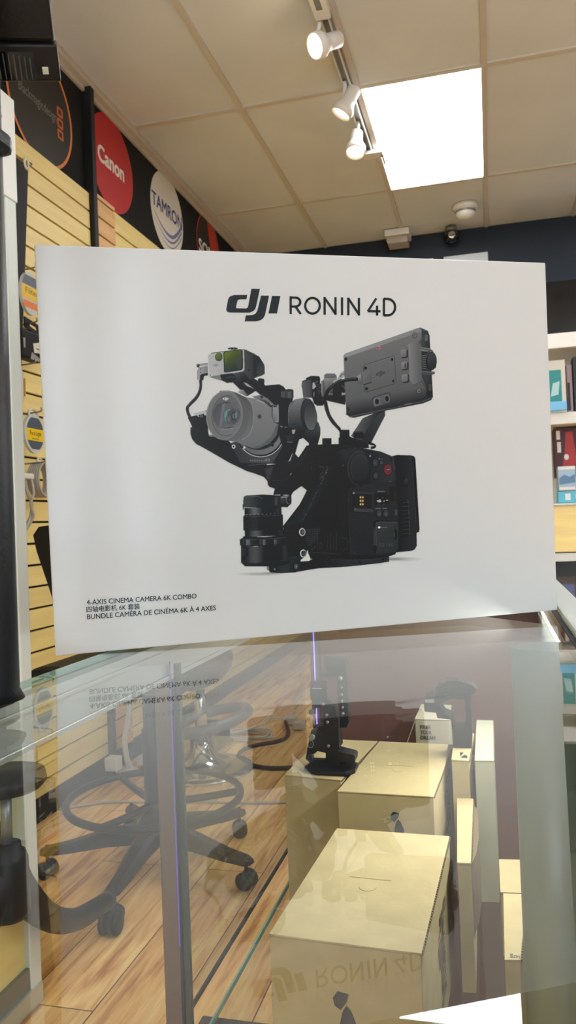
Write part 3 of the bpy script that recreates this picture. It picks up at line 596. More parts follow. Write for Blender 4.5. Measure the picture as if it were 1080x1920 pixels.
ext('top_plate', [(370, 575), (500, 560), (440, 480), (430, 350), (690, 372), (712, 420), (722, 1180), (690, 1250), (600, 1250), (590, 600), (490, 612), (370, 605)], [], f1, 1.352, 1.372, M['plastic_black'], t)
ext('camera_block', [(300, 1215), (620, 1190), (640, 1440), (290, 1430)], [], f1, 1.335, 1.351, M['black_gloss'], t)
mb = MB(); mb.prism([(-.325, 1.30), (-.30, 1.283), (-.25, 1.283), (-.237, 1.30), (-.237, 1.335), (-.262, 1.36), (-.28, 1.36), (-.32, 1.345)], .7008, .7085, .002)
finish('foot', mb, M['plastic_black'], t)
mb = MB().plate(sil([(640, 1440), (830, 1480), (855, 1500), (850, 1560), (745, 1700), (560, 1705), (640, 1620)], f1), [sil([(650, 1560), (780, 1580), (740, 1600), (660, 1600)], f1)], 1.300, 1.330)
finish('foot_arm', mb, M['plastic_black'], t)
for x, y in ((635, 625), (645, 740), (645, 830), (645, 910), (650, 990), (652, 1070)): finish('screw', MB().lathe([(0, 0), (.0042 if y < 700 else .0026, 0), (.0042 if y < 700 else .0026, .0015), (0, .0018)], (*[f1(x, y)[0]], 1.3515, f1(x, y)[1]), 16, 0, Matrix.Rotation(R(90), 3, 'X')), M['alu_dark'], t)
for x, y in ((500, 1025), (505, 1115), (455, 895), (505, 1410)): finish('screw', MB().lathe([(0, 0), (.0026, 0), (.0026, .0012), (0, .0014)], (f1(x, y)[0], 1.3145, f1(x, y)[1]), 16, 0, Matrix.Rotation(R(90), 3, 'X')), M['alu_dark'], t)
mb = MB(); 
mb.lathe([(.003, 0), (.0055, 0), (.0055, .002), (.003, .002)], (f1(298, 1305)[0], 1.314, f1(298, 1305)[1]), 24, 0, Matrix.Rotation(R(90), 3, 'X'))
mb.lathe([(.003, 0), (.005, 0), (.005, .002), (.003, .002)], (f1(285, 1020)[0], 1.329, f1(285, 1020)[1]), 24, 0, Matrix.Rotation(R(90), 3, 'X'))
finish('ring_bolt', mb, M['alu_dark'], t)
finish('label_strip', MB().polys(lambda u, v: (u, 1.3145, v), [sil([(325, 692), (450, 694), (450, 705), (325, 703)], f1)]), M['alu'], t)
t = thing('camera_cage', 'black metal camera cage standing upright on the narrow carton at the rear', 'camera cage', (-.08, 1.44, .7205))
f2 = lambda x, y: (-.128+(x-265)*.000182, .7210+(760-y)*.000187)
ext('cage_frame', [(265, 320), (350, 285), (460, 290), (500, 262), (705, 262), (712, 640), (700, 760), (530, 760), (520, 500), (390, 490), (380, 440), (270, 430)], [[(400, 370), (440, 340), (495, 325), (520, 305), (655, 312), (660, 500), (640, 590), (545, 598), (520, 490), (450, 460)]], f2, 1.40, 1.455, M['plastic_black'], t)
ext('top_handle', [(380, 240), (400, 205), (470, 200), (480, 150), (600, 150), (730, 190), (770, 230), (740, 270), (710, 285), (460, 262), (400, 262)], [], f2, 1.41, 1.44, M['plastic_black'], t)
finish('grip_cap', MB().polys(lambda u, v: (u, 1.3994, v), [sil([(275, 318), (365, 312), (372, 345), (280, 345)], f2)]), M['alu_dark'], t)
# ================= wheeled drafting chair
def starbase(t, cx, cy, r, phase, hubz, m, arm0=.036, skip=()):
    for k in range(5):
        if k in skip: continue
        a = R(phase+72*k); d = Vector((math.cos(a), math.sin(a), 0)); n = Vector((-d.y, d.x, 0)); c = Vector((cx, cy, 0)); b = bmesh.new(); rings = []
        for s_, w_, zt, zb in ((.03, arm0, hubz, hubz-.06), (r*.45, arm0*.85, hubz-.016, hubz-.062), (r*.8, arm0*.72, hubz-.045, hubz-.075), (r, arm0*.66, hubz-.055, hubz-.078), (r+.02, arm0*.4, hubz-.062, hubz-.076)):
            rings.append([b.verts.new(c+d*s_+n*u+Vector((0, 0, z))) for u, z in ((-w_, zb), (-w_*.95, zt-.012), (-w_*.55, zt), (w_*.55, zt), (w_*.95, zt-.012), (w_, zb))])
        for p_, q_ in zip(rings, rings[1:]):
            for i in range(6): b.faces.new((p_[i], p_[(i+1) % 6], q_[(i+1) % 6], q_[i]))
        b.faces.new(rings[0][::-1]); b.faces.new(rings[-1]); bmesh.ops.recalc_face_normals(b, faces=b.faces[:])
        for f in b.faces: f.smooth = False
        mb = MB(); mb.add(b); leg = finish('leg', mb, m, t)
        p = c+d*(r-.002); s2 = n if k % 2 else (n*.8+d*.6).normalized()
        q = Vector((0, 0, 1)).rotation_difference(s2).to_matrix(); mb = MB()
        for off in (-.019, .019): mb.lathe([(0, -.0085), (.020, -.0085), (.0275, -.005), (.0275, .005), (.020, .0085), (0, .0085)], p+s2*off+Vector((0, 0, .0275)), 28, 0, q)
        mb.lathe([(0, -.010), (.021, -.010), (.021, .010), (0, .010)], p+Vector((0, 0, .031)), 24, 0, q); mb.lathe([(.006, .03), (.006, hubz-.05), (0, hubz-.05)], (p.x, p.y, 0), 12)
        finish('caster', mb, M['rubber'], leg)
cx, cy = -1.12, 2.42
t = thing('drafting_chair', 'black wheeled drafting chair with foot ring, seen through the glass left of the cartons', 'chair', (cx, cy, 0))
starbase(t, cx, cy, .355, -87, .155, M['plastic_black'])
finish('hub', MB().lathe([(0, .085), (.05, .085), (.062, .10), (.062, .155), (.045, .175), (.034, .19), (.034, .22), (0, .22)], (cx, cy, 0)), M['plastic_black'], t)
finish('column', MB().lathe([(.032, .19), (.036, .45), (.036, .46), (.030, .47), (.030, .60), (0, .60)], (cx, cy, 0)), M['plastic_black'], t)
mb = MB(); mb.tube([(cx+.285*math.cos(R(a)), cy+.285*math.sin(R(a)), .235) for a in range(0, 360, 20)], .0125, 14, True)
for a in (20, 140, 260): mb.tube([(cx+.03*math.cos(R(a)), cy+.03*math.sin(R(a)), .215), (cx+.16*math.cos(R(a)), cy+.16*math.sin(R(a)), .222), (cx+.28*math.cos(R(a)), cy+.28*math.sin(R(a)), .234)], .012, 10)
finish('foot_ring', mb, M['plastic_black'], t)
mb = MB(); mb.box(-1.44, -.92, 2.20, 2.66, .615, .70, .03); finish('seat', mb, M['black_fabric'], t)
mb = MB(); mb.box(-1.22, -1.02, 2.34, 2.50, .585, .615, .006).tube([(-1.12, 2.42, .60), (-1.12, 2.25, .60), (-1.12, 2.16, .64), (-1.12, 2.155, .80), (-1.12, 2.17, .92)], .016, 10); finish('seat_mechanism', mb, M['plastic_black'], t)
mb = MB(); mb.plate([(-1.33, 1.15), (-1.37, 1.145), (-1.39, 1.12), (-1.38, 1.07), (-1.348, .976), (-1.31, .86), (-1.25, .80), (-1.0, .78), (-.93, .82), (-.88, .93), (-.84, 1.03), (-.82, 1.09), (-.84, 1.12), (-.90, 1.125)], [], 2.18, 2.235)
finish('backrest', mb, M['black_fabric'], t)
# chrome bar stool
cx, cy = -1.345, 3.44
t = thing('bar_stool', 'chrome trumpet-base stool with dark round seat, behind the wheeled chair', 'stool', (cx, cy, 0))
finish('base', MB().lathe([(0, .0), (.235, .0), (.240, .004), (.236, .010), (.18, .016), (.11, .028), (.065, .055), (.042, .095), (.034, .13), (0, .13)], (cx, cy, 0), 56), M['chrome'], t)
finish('column', MB().lathe([(.028, .12), (.028, .34), (.020, .345), (.020, .42), (0, .42)], (cx, cy, 0)), M['chrome'], t)
finish('seat', MB().lathe([(0, .375), (.06, .375), (.15, .42), (.19, .47), (.20, .52), (.185, .56), (0, .575)], (cx-.04, cy, 0), 48), mat('slate_vinyl', rgb(62, 70, 78), .45), t)
finish('foot_rest', MB().tube([(cx+.05+.17*math.cos(R(a)), cy-.02+.23*math.sin(R(a)), .235+.03*math.cos(R(a))) for a in range(0, 360, 24)], .026, 14, True), mat('grey_loop', rgb(120, 126, 130), .35, metal=.2), t)
# low black stool by the cabinet
cx, cy = -1.045, 1.50
t = thing('low_stool', 'low black stool with arched legs beside the cabinet, cut by the left edge', 'stool', (cx, cy, 0))
for k, a in enumerate((93, 235, 254)):
    d = Vector((math.cos(R(a)), math.sin(R(a)), 0)); L = .49 if k == 0 else .34
    c = Vector((cx, cy, 0)); leg = finish('leg', MB().tube([c+Vector((0, 0, .40)), c+d*.05+Vector((0, 0, .33)), c+d*.15+Vector((0, 0, .225)), c+d*.29+Vector((0, 0, .145)), c+d*L+Vector((0, 0, .10))], [.04, .036, .032, .028, .024], 12), M['plastic_black'], t)
    p = c+d*(L+.01); n = Vector((-d.y, d.x, 0)); q = Vector((0, 0, 1)).rotation_difference(n).to_matrix(); mb = MB()
    for off in (-.019, .019): mb.lathe([(0, -.0085), (.028, -.0085), (.0325, -.005), (.0325, .005), (.028, .0085), (0, .0085)], p+n*off+Vector((0, 0, .0325)), 28, 0, q)
    mb.lathe([(0, -.012), (.034, -.012), (.034, .012), (0, .012)], p+Vector((0, 0, .044)), 24, 0, q); mb.lathe([(.01, .05), (.01, .11), (.018, .118), (0, .124)], (p.x, p.y, 0), 16)
    finish('caster', mb, M['rubber'], leg)
finish('hub', MB().lathe([(0, .295), (.038, .295), (.045, .31), (.043, .42), (.038, .435), (.03, .44), (.028, .455), (0, .455)], (cx, cy, 0)), M['plastic_black'], t)
finish('column', MB().lathe([(.012, .45), (.012, .565), (0, .565)], (cx, cy, 0)), M['alu_dark'], t)
finish('seat', MB().lathe([(0, .56), (.03, .56), (.08, .572), (.092, .585), (.088, .605), (0, .61)], (cx-.005, cy, 0), 40), M['plastic_black'], t)
# ================= cables and sockets on the floor
t = thing('charger_cable', 'white charger cable coiled on the wooden floor near the slat wall', 'cable', (-1.27, 3.98, 0))
mb = MB(); P = []
for k in range(44):
    a = R(k*30); r_ = .085+.012*math.sin(k*1.7); P.append((-1.27+r_*1.25*math.cos(a), 3.97+r_*math.sin(a), .006+.0007*k))
mb.tube(P+[(-1.24, 4.10, .05), (-1.24, 4.22, .05), (-1.16, 4.28, .03)], .0055, 8, steps=4); finish('cord', mb, M['cable_white'], t)
mb = MB(); mb.box(-1.16, -1.10, 4.24, 4.30, .01, .05, .006).box(-1.09, -1.03, 4.14, 4.20, .008, .045, .006); finish('plug', mb, M['cable_white'], t)
tag(finish('power_cord', MB().tube([(-1.15, 4.22, .03), (-1.09, 4.05, .012), (-1.10, 3.92, .010), (-1.22, 3.80, .010), (-1.24, 3.66, .010), (-1.16, 3.53, .010), (-1.04, 3.47, .010), (-.90, 3.50, .010), (-.75, 3.58, .010)], .010, 10), M['rubber']), 'black power cord looping over the floor beside the white coil', 'cord')
tag(finish('floor_cable', MB().tube([(-1.74, 2.85, .006), (-1.60, 2.95, .006), (-1.45, 2.98, .006), (-1.2, 3.02, .006), (-.95, 3.04, .006), (-.6, 3.12, .006), (-.3, 3.2, .006)], .0055, 8), M['cable_grey']), 'thin grey cable stretched straight across the wooden floor', 'cable')
tag(finish('thin_white_wire', MB().tube([(-1.14, 4.32, .02), (-1.22, 4.7, .004), (-1.26, 5.1, .004), (-1.18, 5.5, .004), (-1.15, 6.0, .004)], .0045, 8), M['cable_white']), 'thin white wire running away along the floor behind the coil', 'wire')
t = thing('wall_cable_bundle', 'bundle of white cables and a plug hanging by the black wall post near the floor', 'cable', (-1.70, 3.32, .02))
mb = MB()
for k, (dx, dy) in enumerate(((0, 0), (.008, .006), (-.006, .012))): mb.tube([(-1.70+dx, 3.42+dy, .30), (-1.69+dx, 3.38+dy, .24), (-1.68+dx, 3.32+dy, .16), (-1.67+dx, 3.31+dy, .08), (-1.66+dx*2, 3.33+dy*2, .012)], .008, 8)
finish('cord', mb, M['cable_white'], t)
mb = MB(); mb.box(-1.72, -1.66, 3.20, 3.26, .05, .11, .006).box(-1.70, -1.62, 3.26, 3.34, .003, .03, .006).box(-1.66, -1.61, 3.40, 3.46, .02, .06, .006); finish('plug', mb, M['plastic_white'], t)
tag(finish('floor_case', MB().box(-1.50, -1.36, 3.66, 3.90, .0, .12, .02), M['black_fabric']), 'small black case on the floor behind the chrome stool base', 'case')
# ================= the white product box on the glass
BW, BH, BD = .6223, .4452, .24
t = thing('product_box', 'large white cardboard box printed with a black cinema camera, standing on the glass', 'box', (-.4649, .7643, .9873)); OFF[t.name] = Vector((0, 0, 0))
t.rotation_mode = 'QUATERNION'
t.rotation_quaternion = (Matrix.Rotation(.5097, 3, 'Z') @ Matrix.Rotation(.0412, 3, 'X') @ Matrix.Rotation(-.0157, 3, 'Y')).to_quaternion()
WHITE = .50
def box_mat(name, attr=False, col=(WHITE*.96, WHITE*.975, WHITE*.97, 1)):
    m = mat(name, col, .5, spec=.15, coat=.5); b = m.node_tree.nodes['Principled BSDF']; b.inputs['Coat Roughness'].default_value = .13
    if attr:
        a = m.node_tree.nodes.new('ShaderNodeAttribute'); a.attribute_name = 'print'; m.node_tree.links.new(a.outputs['Color'], b.inputs['Base Color'])
    return m
finish('carton', MB().box(0, BW, 0, BD, 0, BH, .0014), box_mat('white_laminate'), t)
# pixel -> face coordinates (homography from the four face corners)
src = [(66, 459), (1023, 492), (1045, 1143), (104, 1231)]; dst = [(0, BH), (BW, BH), (BW, 0), (0, 0)]
Am, bv = [], []
for (x, y), (u, v) in zip(src, dst):
    Am += [[x, y, 1, 0, 0, 0, -u*x, -u*y], [0, 0, 0, x, y, 1, -v*x, -v*y]]; bv += [u, v]
Hh = np.append(np.linalg.solve(np.array(Am, float), np.array(bv, float)), 1).reshape(3, 3)
def face(x, y, d=.0003):
    q = Hh @ np.array([x, y, 1.0]); return (q[0]/q[2], -d, q[1]/q[2])
# ---- printed picture on the box front, drawn as flat shapes -------------------
VIEWS = {'A': (330, 520, 4.0), 'B': (560, 520, 3.857), 'C': (340, 720, 3.857), 'D': (560, 760, 4.0),
         'E': (430, 900, 5.143), 'F': (620, 900, 6.0), 'G': (480, 820, 5.4), 'H': (480, 690, 5.4), 'I': (340, 640, 6.0)}
AX0, AY0, AX1, AY1 = 338.0, 606.0, 832.0, 1086.0
ASTEP = 0.8
SS = 3
class Art:
    def __init__(s):
        s.nx = int((AX1-AX0)/ASTEP)+1; s.ny = int((AY1-AY0)/ASTEP)+1
        s.W = s.nx*SS; s.H = s.ny*SS
        s.img = np.zeros((s.H, s.W, 4)); s.k = SS/ASTEP
        s.v = 'D'
    def c(s, p):
        ox, oy, k = VIEWS[s.v]
        return ((ox+p[0]/k-AX0)*s.k, (oy+p[1]/k-AY0)*s.k)
    def put(s, mask, x0, y0, col, g=None):
        # col: grey value or rgb; g: (p1, p2, col2) linear gradient in view coordinates
        def rgb(c):
            c = (c, c+2, c+4) if not isinstance(c, (tuple, list)) else c
            return np.array(c[:3], float)
        a = col[3] if isinstance(col, (tuple, list)) and len(col) == 4 else 1.0
        h, w = mask.shape
        cc = np.ones((h, w, 1))*rgb(col)
        if g:
            a1 = np.array(s.c(g[0])); a2 = np.array(s.c(g[1])); d = a2-a1; L = (d@d) or 1
            Y, X = np.mgrid[y0:y0+h, x0:x0+w]
            t = np.clip(((X-a1[0])*d[0]+(Y-a1[1])*d[1])/L, 0, 1)[..., None]
            cc = cc*(1-t)+rgb(g[2])*t
        m = (mask*a)[..., None]
        r = s.img[y0:y0+h, x0:x0+w]
        na = m+r[..., 3:4]*(1-m)
        r[..., :3] = np.where(na > 0, (cc*m+r[..., :3]*r[..., 3:4]*(1-m))/np.maximum(na, 1e-6), 0)
        r[..., 3:4] = na
    def poly(s, pts, col, g=None):
        P = np.array([s.c(p) for p in pts])
        x0 = max(0, int(P[:, 0].min())-1); x1 = min(s.W, int(P[:, 0].max())+2)
        y0 = max(0, int(P[:, 1].min())-1); y1 = min(s.H, int(P[:, 1].max())+2)
        if x1 <= x0 or y1 <= y0: return
        X = np.arange(x0, x1)[None, :]; Y = np.arange(y0, y1)[:, None]
        m = np.zeros((y1-y0, x1-x0), bool)
        n = len(P)
        for i in range(n):
            (ax, ay), (bx, by) = P[i], P[(i+1) % n]
            if ay == by: continue
            cr = ((ay > Y) != (by > Y))
            xi = (bx-ax)*(Y-ay)/(by-ay)+ax
            m ^= cr & (X < xi)
        s.put(m.astype(float), x0, y0, col, g)
    def ell(s, cx, cy, rx, ry, col, rot=0, g=None, a0=0, a1=360):
        t = np.radians(np.linspace(a0, a1, 56)); r = math.radians(rot)
        x = rx*np.cos(t); y = ry*np.sin(t)
        s.poly(list(zip(cx+x*math.cos(r)-y*math.sin(r), cy+x*math.sin(r)+y*math.cos(r))), col, g)
    def ring(s, cx, cy, rx, ry, w, col, rot=0, a0=0, a1=360):
        t = np.radians(np.linspace(a0, a1, 64)); r = math.radians(rot)
        x = rx*np.cos(t); y = ry*np.sin(t)
        s.line(list(zip(cx+x*math.cos(r)-y*math.sin(r), cy+x*math.sin(r)+y*math.cos(r))), w, col)
    def line(s, pts, w, col, smooth=False, g=None):
        P = [np.array(p, float) for p in pts]
        if smooth:
            Q = [2*P[0]-P[1]]+P+[2*P[-1]-P[-2]]; R = []
            for i in range(1, len(Q)-2):
                for t in np.linspace(0, 1, 9)[:-1]:
                    a, b, c, d = Q[i-1:i+3]
                    R.append(.5*(2*b+(c-a)*t+(2*a-5*b+4*c-d)*t*t+(3*b-a-3*c+d)*t**3))
            P = R+[P[-1]]
        L = []; Rr = []
        for i, p in enumerate(P):
            d = P[min(i+1, len(P)-1)]-P[max(i-1, 0)]
            n = np.array([-d[1], d[0]])/(np.hypot(*d)+1e-9)*w/2
            L.append(p+n); Rr.append(p-n)
        s.poly([tuple(q) for q in L+Rr[::-1]], col, g)
    def soft(s, cx, cy, rx, ry, col, a):
        for k in range(10):
            f = 1-k/10
            s.ell(cx, cy, rx*f, ry*f, (*([col]*3), a/7))
    def rect(s, x0, y0, x1, y1, col, g=None, sk=0, r=0):
        # skewed rectangle (sk: rise of y per unit of x), corners cut by r
        f = lambda x, y: (x, y+sk*(x-x0))
        if r:
            s.poly([f(x0+r, y0), f(x1-r, y0), f(x1-r*.3, y0+r*.3), f(x1, y0+r), f(x1, y1-r), f(x1-r*.3, y1-r*.3), f(x1-r, y1),
                    f(x0+r, y1), f(x0+r*.3, y1-r*.3), f(x0, y1-r), f(x0, y0+r), f(x0+r*.3, y0+r*.3)], col, g)
        else: s.poly([f(x0, y0), f(x1, y0), f(x1, y1), f(x0, y1)], col, g)
def logo_polys():
    # slanted three-part logo in a unit frame, traced in view A coordinates
    d = [(570, 87), (634, 88), (606, 215), (600, 236), (585, 254), (556, 266), (400, 265), (384, 255), (381, 240), (396, 165), (408, 145), (440, 134),
         (540, 133), (533, 166), (485, 166), (468, 171), (464, 185), (455, 222), (458, 234), (530, 235), (542, 228), (548, 205)]
    j = [(642, 138), (702, 139), (672, 282), (660, 305), (640, 321), (605, 331), (519, 331), (528, 286), (575, 284), (600, 274), (614, 250)]
    i = [(724, 140), (787, 141), (761, 272), (697, 271)]
    return [d, j, i]
def draw_art():
    A = Art(); p = A.poly; e = A.ell; l = A.line; r = A.rect; ring = A.ring
    def minilogo(cx, cy, w, col, sk=0.0):
        for q in logo_polys():
            p([(cx+(x-584)*w/406, cy+(y-209)*w/406*1.0+sk*(x-584)*w/406) for x, y in q], col)
    # ground shadows
    A.v = 'E'; A.soft(300, 905, 230, 20, 90, .5); A.soft(420, 895, 120, 12, 60, .6)
    A.v = 'D'; A.soft(740, 1150, 190, 20, 100, .5); A.soft(700, 1150, 100, 12, 70, .5)
    # ---------------- battery on the back
    A.v = 'D'
    p([(700, 378), (740, 369), (845, 372), (868, 380), (876, 400), (906, 925), (904, 945), (884, 955), (886, 1050), (870, 1078), (845, 1090), (735, 1100), (700, 1100)], 33, ((720, 600), (830, 600), 44))
    p([(838, 374), (868, 380), (876, 400), (906, 925), (904, 945), (884, 955), (872, 700), (850, 420)], 34)
    l([(836, 378), (848, 420), (868, 700), (884, 950)], 4, 58)
    l([(855, 560), (890, 930)], 3, 52)
    e(792, 572, 36, 40, 20); e(808, 571, 22, 32, 58, 0, ((790, 550), (825, 590), 40)); ring(808, 571, 20, 30, 3, 35)
    r(768, 708, 822, 975, 24, None, .02, 18)
    for k in range(9): l([(778, 728+k*29), (824, 724+k*29)], 5, 62)
    for k in range(9): p([(784, 735+k*29), (824, 731+k*29), (828, 747+k*29), (786, 748+k*29)], 14)
    l([(812, 705), (822, 720), (831, 960), (822, 974)], 3, 75)
    # ---------------- handle
    p([(480, 95), (560, 60), (650, 36), (650, 74), (545, 280), (500, 300), (392, 228)], 84, ((440, 150), (580, 190), 38))
    p([(650, 36), (650, 74), (545, 280), (470, 250), (530, 150), (598, 66)], 42, ((470, 200), (600, 120), 56))
    l([(648, 44), (648, 74), (545, 275)], 3, 80)
    # top deck
    p([(60, 300), (175, 290), (300, 288), (300, 240), (330, 232), (520, 270), (530, 318), (420, 330), (300, 345), (240, 400), (60, 600), (-40, 620), (-60, 470), (20, 360)], 27)
    l([(180, 292), (300, 292), (400, 312), (500, 318)], 4, 50)
    for (x0, y0, x1, y1) in ((177, 244, 248, 292), (307, 180, 383, 245), (411, 193, 487, 246)):
        r(x0, y0+5, x1, y1, 40, ((x0, y0), (x1, y0), 30), 0, 8); r(x0, y0, x1, y0+10, 52, None, 0, 4)
        for k in range(7): l([(x0+8+k*(x1-x0-14)/6, y0+10), (x0+8+k*(x1-x0-14)/6, y1-3)], 3, 22)
    # ---------------- body block
    p([(262, 350), (330, 325), (420, 318), (520, 325), (620, 345), (690, 374), (715, 386), (728, 500), (745, 820), (750, 900), (748, 1068), (735, 1095),
       (722, 1115), (650, 1128), (385, 1136), (100, 1126), (70, 1100), (60, 1000), (-60, 870), (60, 640), (230, 420)], 26, ((300, 700), (560, 700), 41))
    p([(380, 620), (520, 590), (715, 560), (745, 820), (745, 1085), (640, 1120), (385, 1130)], 41, ((400, 1100), (700, 600), 45))
    p([(500, 322), (620, 345), (690, 374), (712, 386), (724, 560), (545, 590), (530, 440)], 40, ((520, 400), (700, 420), 50))
    l([(515, 326), (620, 346), (705, 384), (722, 480)], 3, 78)
    # big round housing
    p([(262, 350), (330, 325), (420, 318), (500, 326), (500, 590), (430, 610), (290, 608), (245, 500), (232, 430)], 46, ((380, 400), (250, 480), 26))
    e(448, 472, 92, 136, 30); e(452, 470, 88, 133, 48, 0, ((400, 380), (500, 580), 36))
    ring(452, 470, 84, 128, 4, 62, 0, 90, 300)
    e(452, 468, 70, 104, 26); e(456, 468, 68, 102, 50, 0, ((456, 370), (456, 570), 40))
    ring(456, 468, 66, 100, 3, 66, 0, 120, 330); ring(452, 470, 84, 128, 3, 28, 0, -40, 80)
    e(337, 455, 20, 17, 22); e(333, 448, 8, 6, 70); e(495, 583, 12, 13, 24); ring(495, 583, 11, 12, 2, 55); e(489, 340, 9, 10, 26)
    # buttons
    for (x, y, rx, ry) in ((573, 430, 24, 33), (619, 430, 15, 20), (577, 527, 23, 31)):
        e(x, y, rx, ry, 20); e(x+2, y-2, rx*.72, ry*.78, 60); ring(x+2, y-2, rx*.6, ry*.7, 2, 84); l([(x-5, y), (x+8, y)], 4, 95)
    e(668, 480, 29, 40, 22); e(669, 480, 27, 38, (138, 34, 46)); e(672, 480, 20, 30, (72, 58, 62)); l([(662, 482), (684, 479)], 6, (150, 120, 122))
    e(536, 378, 5, 6, 190); e(604, 398, 3, 4, 170); l([(612, 402), (632, 400)], 4, 90)
    e(695, 402, 10, 14, 22); ring(695, 402, 8, 11, 2, 60)
    l([(675, 570), (700, 568)], 5, 84)
    # side wheel
    r(682, 604, 720, 712, 18, None, .1, 10); e(700, 662, 15, 48, 34); e(697, 660, 9, 40, 12); ring(700, 660, 14, 46, 2, 58, 0, -80, 80)
    # left wall + slot
    p([(288, 600), (370, 612), (385, 1120), (372, 1120), (300, 1110)], 32)
    l([(372, 625), (378, 900), (388, 1118)], 3, 60)
    r(298, 640, 358, 965, 15, None, .02, 12)
    for x in (308, 324, 341): l([(x, 655), (x+3, 860)], 5, 46)
    for x in (314, 333): l([(x, 880), (x+1, 955)], 5, 42)
    e(333, 872, 17, 22, 40); e(333, 872, 10, 14, 16)
    ring(338, 1036, 30, 48, 5, 50); e(338, 1036, 26, 43, 26); ring(340, 1034, 24, 40, 3, 42)
    # contact bay
    r(386, 636, 556, 800, 22, None, .05, 24); r(392, 640, 556, 796, 34, None, .05, 22)
    r(400, 662, 552, 764, 14, None, .05, 6); p([(425, 660), (550, 666), (550, 692), (508, 690), (508, 770), (425, 766)], 24)
    p([(508, 664), (550, 664), (550, 790), (508, 766)], 10, ((508, 700), (550, 700), 46))
    r(404, 640, 552, 660, 50, None, .05, 6); r(412, 768, 556, 794, 62, None, .05, 8); p([(405, 652), (424, 654), (410, 662)], 190)
    l([(556, 650), (558, 790)], 3, 64); r(402, 690, 414, 740, 8); l([(392, 655), (392, 780)], 3, 60); e(424, 775, 4, 6, 120)
    for i in range(2):
        for j in range(3):
            e(463+i*17, 688+j*26, 8, 11, (92, 78, 30)); e(464+i*17, 688+j*26, 5, 7, (226, 206, 130))
    # connector bay and labels
    l([(588, 643), (645, 643)], 6, 110); r(570, 658, 668, 748, 20, None, .02, 12); r(574, 680, 664, 740, 36, None, .02, 8)
    e(620, 716, 42, 22, 8); p([(585, 712), (612, 704), (622, 716), (610, 726), (590, 722)], 215); l([(588, 716), (618, 714)], 3, 20); l([(655, 710), (668, 709)], 6, 215); e(640, 716, 5, 6, 150)
    for (x0, x1, y) in ((585, 600, 692), (615, 640, 690), (590, 612, 741), (625, 650, 740)): l([(x0, y), (x1, y)], 4, 78)
    for (x0, x1, y) in ((574, 618, 771), (628, 664, 770)): l([(x0, y), (x1, y)], 6, 104)
    for x in (602, 653): e(x-2, 812, 23, 31, 18); e(x+1, 810, 18, 26, 62); ring(x+1, 810, 17, 25, 2, 84, 0, 150, 300); e(x+3, 812, 5, 7, 90)
    l([(690, 760), (730, 756)], 3, 24); l([(690, 760), (693, 838), (738, 842)], 3, 26); r(722, 780, 738, 822, 74); p([(702, 800), (714, 792), (714, 808)], 24)
    # port cover
    p([(560, 866), (600, 860), (735, 866), (735, 874), (590, 880), (585, 1110), (564, 1100)], 22)
    p([(572, 880), (605, 869), (738, 872), (746, 900), (746, 1078), (728, 1096), (600, 1112), (578, 1108)], 55, ((600, 900), (700, 1100), 48))
    l([(577, 886), (605, 871), (738, 874)], 3, 92); l([(577, 886), (582, 1105)], 3, 86)
    r(562, 918, 577, 1050, 50); l([(564, 920), (566, 1048)], 3, 78); r(565, 868, 577, 914, 16); r(568, 1052, 582, 1100, 16)
    e(603, 913, 9, 8, 235); l([(618, 913), (664, 913)], 5, 118); e(724, 968, 13, 42, 12); e(718, 968, 4, 20, 70); ring(724, 968, 13, 42, 2, 72, 0, 90, 260)
    # body screws
    e(420, 1104, 13, 15, 20); ring(420, 1104, 11, 13, 3, 64); e(420, 1104, 3, 4, 100); e(428, 947, 6, 7, 24)
    l([(388, 1122), (640, 1128), (722, 1112)], 3, 24)
    # embossed name on the port cover
    for k, (x, ch) in enumerate(((614, 'R'), (636, 'O'), (658, 'N'), (676, 'I'), (684, '4'), (702, 'D'))):
        ring(x, 1044, 7, 9, 2, 96, 0, 20, 300) if ch in 'ROD4' else l([(x, 1036), (x, 1052)], 2, 92)
    # ---------------- carbon tube
    A.v = 'G'
    p([(560, 150), (760, 190), (830, 480), (830, 980), (310, 980), (270, 900), (500, 600), (500, 560), (540, 490), (540, 300)], 24, ((300, 700), (800, 700), 28))
    p([(700, 230), (760, 270), (770, 400), (470, 850), (300, 905), (400, 740), (660, 330)], 29, ((560, 500), (680, 640), 42))
    rs = np.random.RandomState(3)
    for k in range(26):
        t = k/25; x0 = 735-270*t; y0 = 300+560*t
        l([(x0-38+10*t, y0-16), (x0+20, y0+4)], 4, (66, 70, 70, .5)); l([(x0+10, y0+10), (x0+70, y0-4-22)], 5, (52, 56, 56, .55))
        l([(x0+40, y0+30), (min(x0+170, 800), y0-20)], 5, (44, 48, 48, .45))
    for k in range(50):
        t = rs.rand(); x0 = 730-265*t; y0 = 320+540*t+rs.randn()*8
        l([(x0-8, y0+4), (x0+6, y0-6)], 4, (118, 122, 118, .5 if t < .35 else .3))
    for k in range(24):
        x0 = 640+rs.rand()*90; y0 = 330+(730-x0)*.9+rs.randn()*25
        l([(x0-7, y0), (x0+7, y0-10)], 4, (110, 114, 110, .5))
    l([(640, 290), (690, 300)], 10, (90, 94, 90, .5))
    # fins by the base
    A.v = 'E'
    p([(700, 400), (1080, 380), (1080, 700), (770, 690), (690, 640), (650, 500)], 19)
    p([(740, 470), (880, 450), (850, 560), (770, 650), (735, 600)], 42)
    for j in range(8):
        for i in range(6):
            x = 752+i*22-(j*2); y = 470+j*22
            if x < 880-j*9: l([(x, y+6), (x+14, y)], 6, (72, 76, 76, .55))
    for i, x in enumerate((850, 884, 917, 945, 975, 1005, 1035)):
        l([(x, 500+(i % 2)*30), (x, 672)], 6, 52); l([(x+10, 520), (x+10, 680)], 4, 12)
    ring(878, 628, 15, 24, 5, 60); e(878, 628, 10, 18, 20)
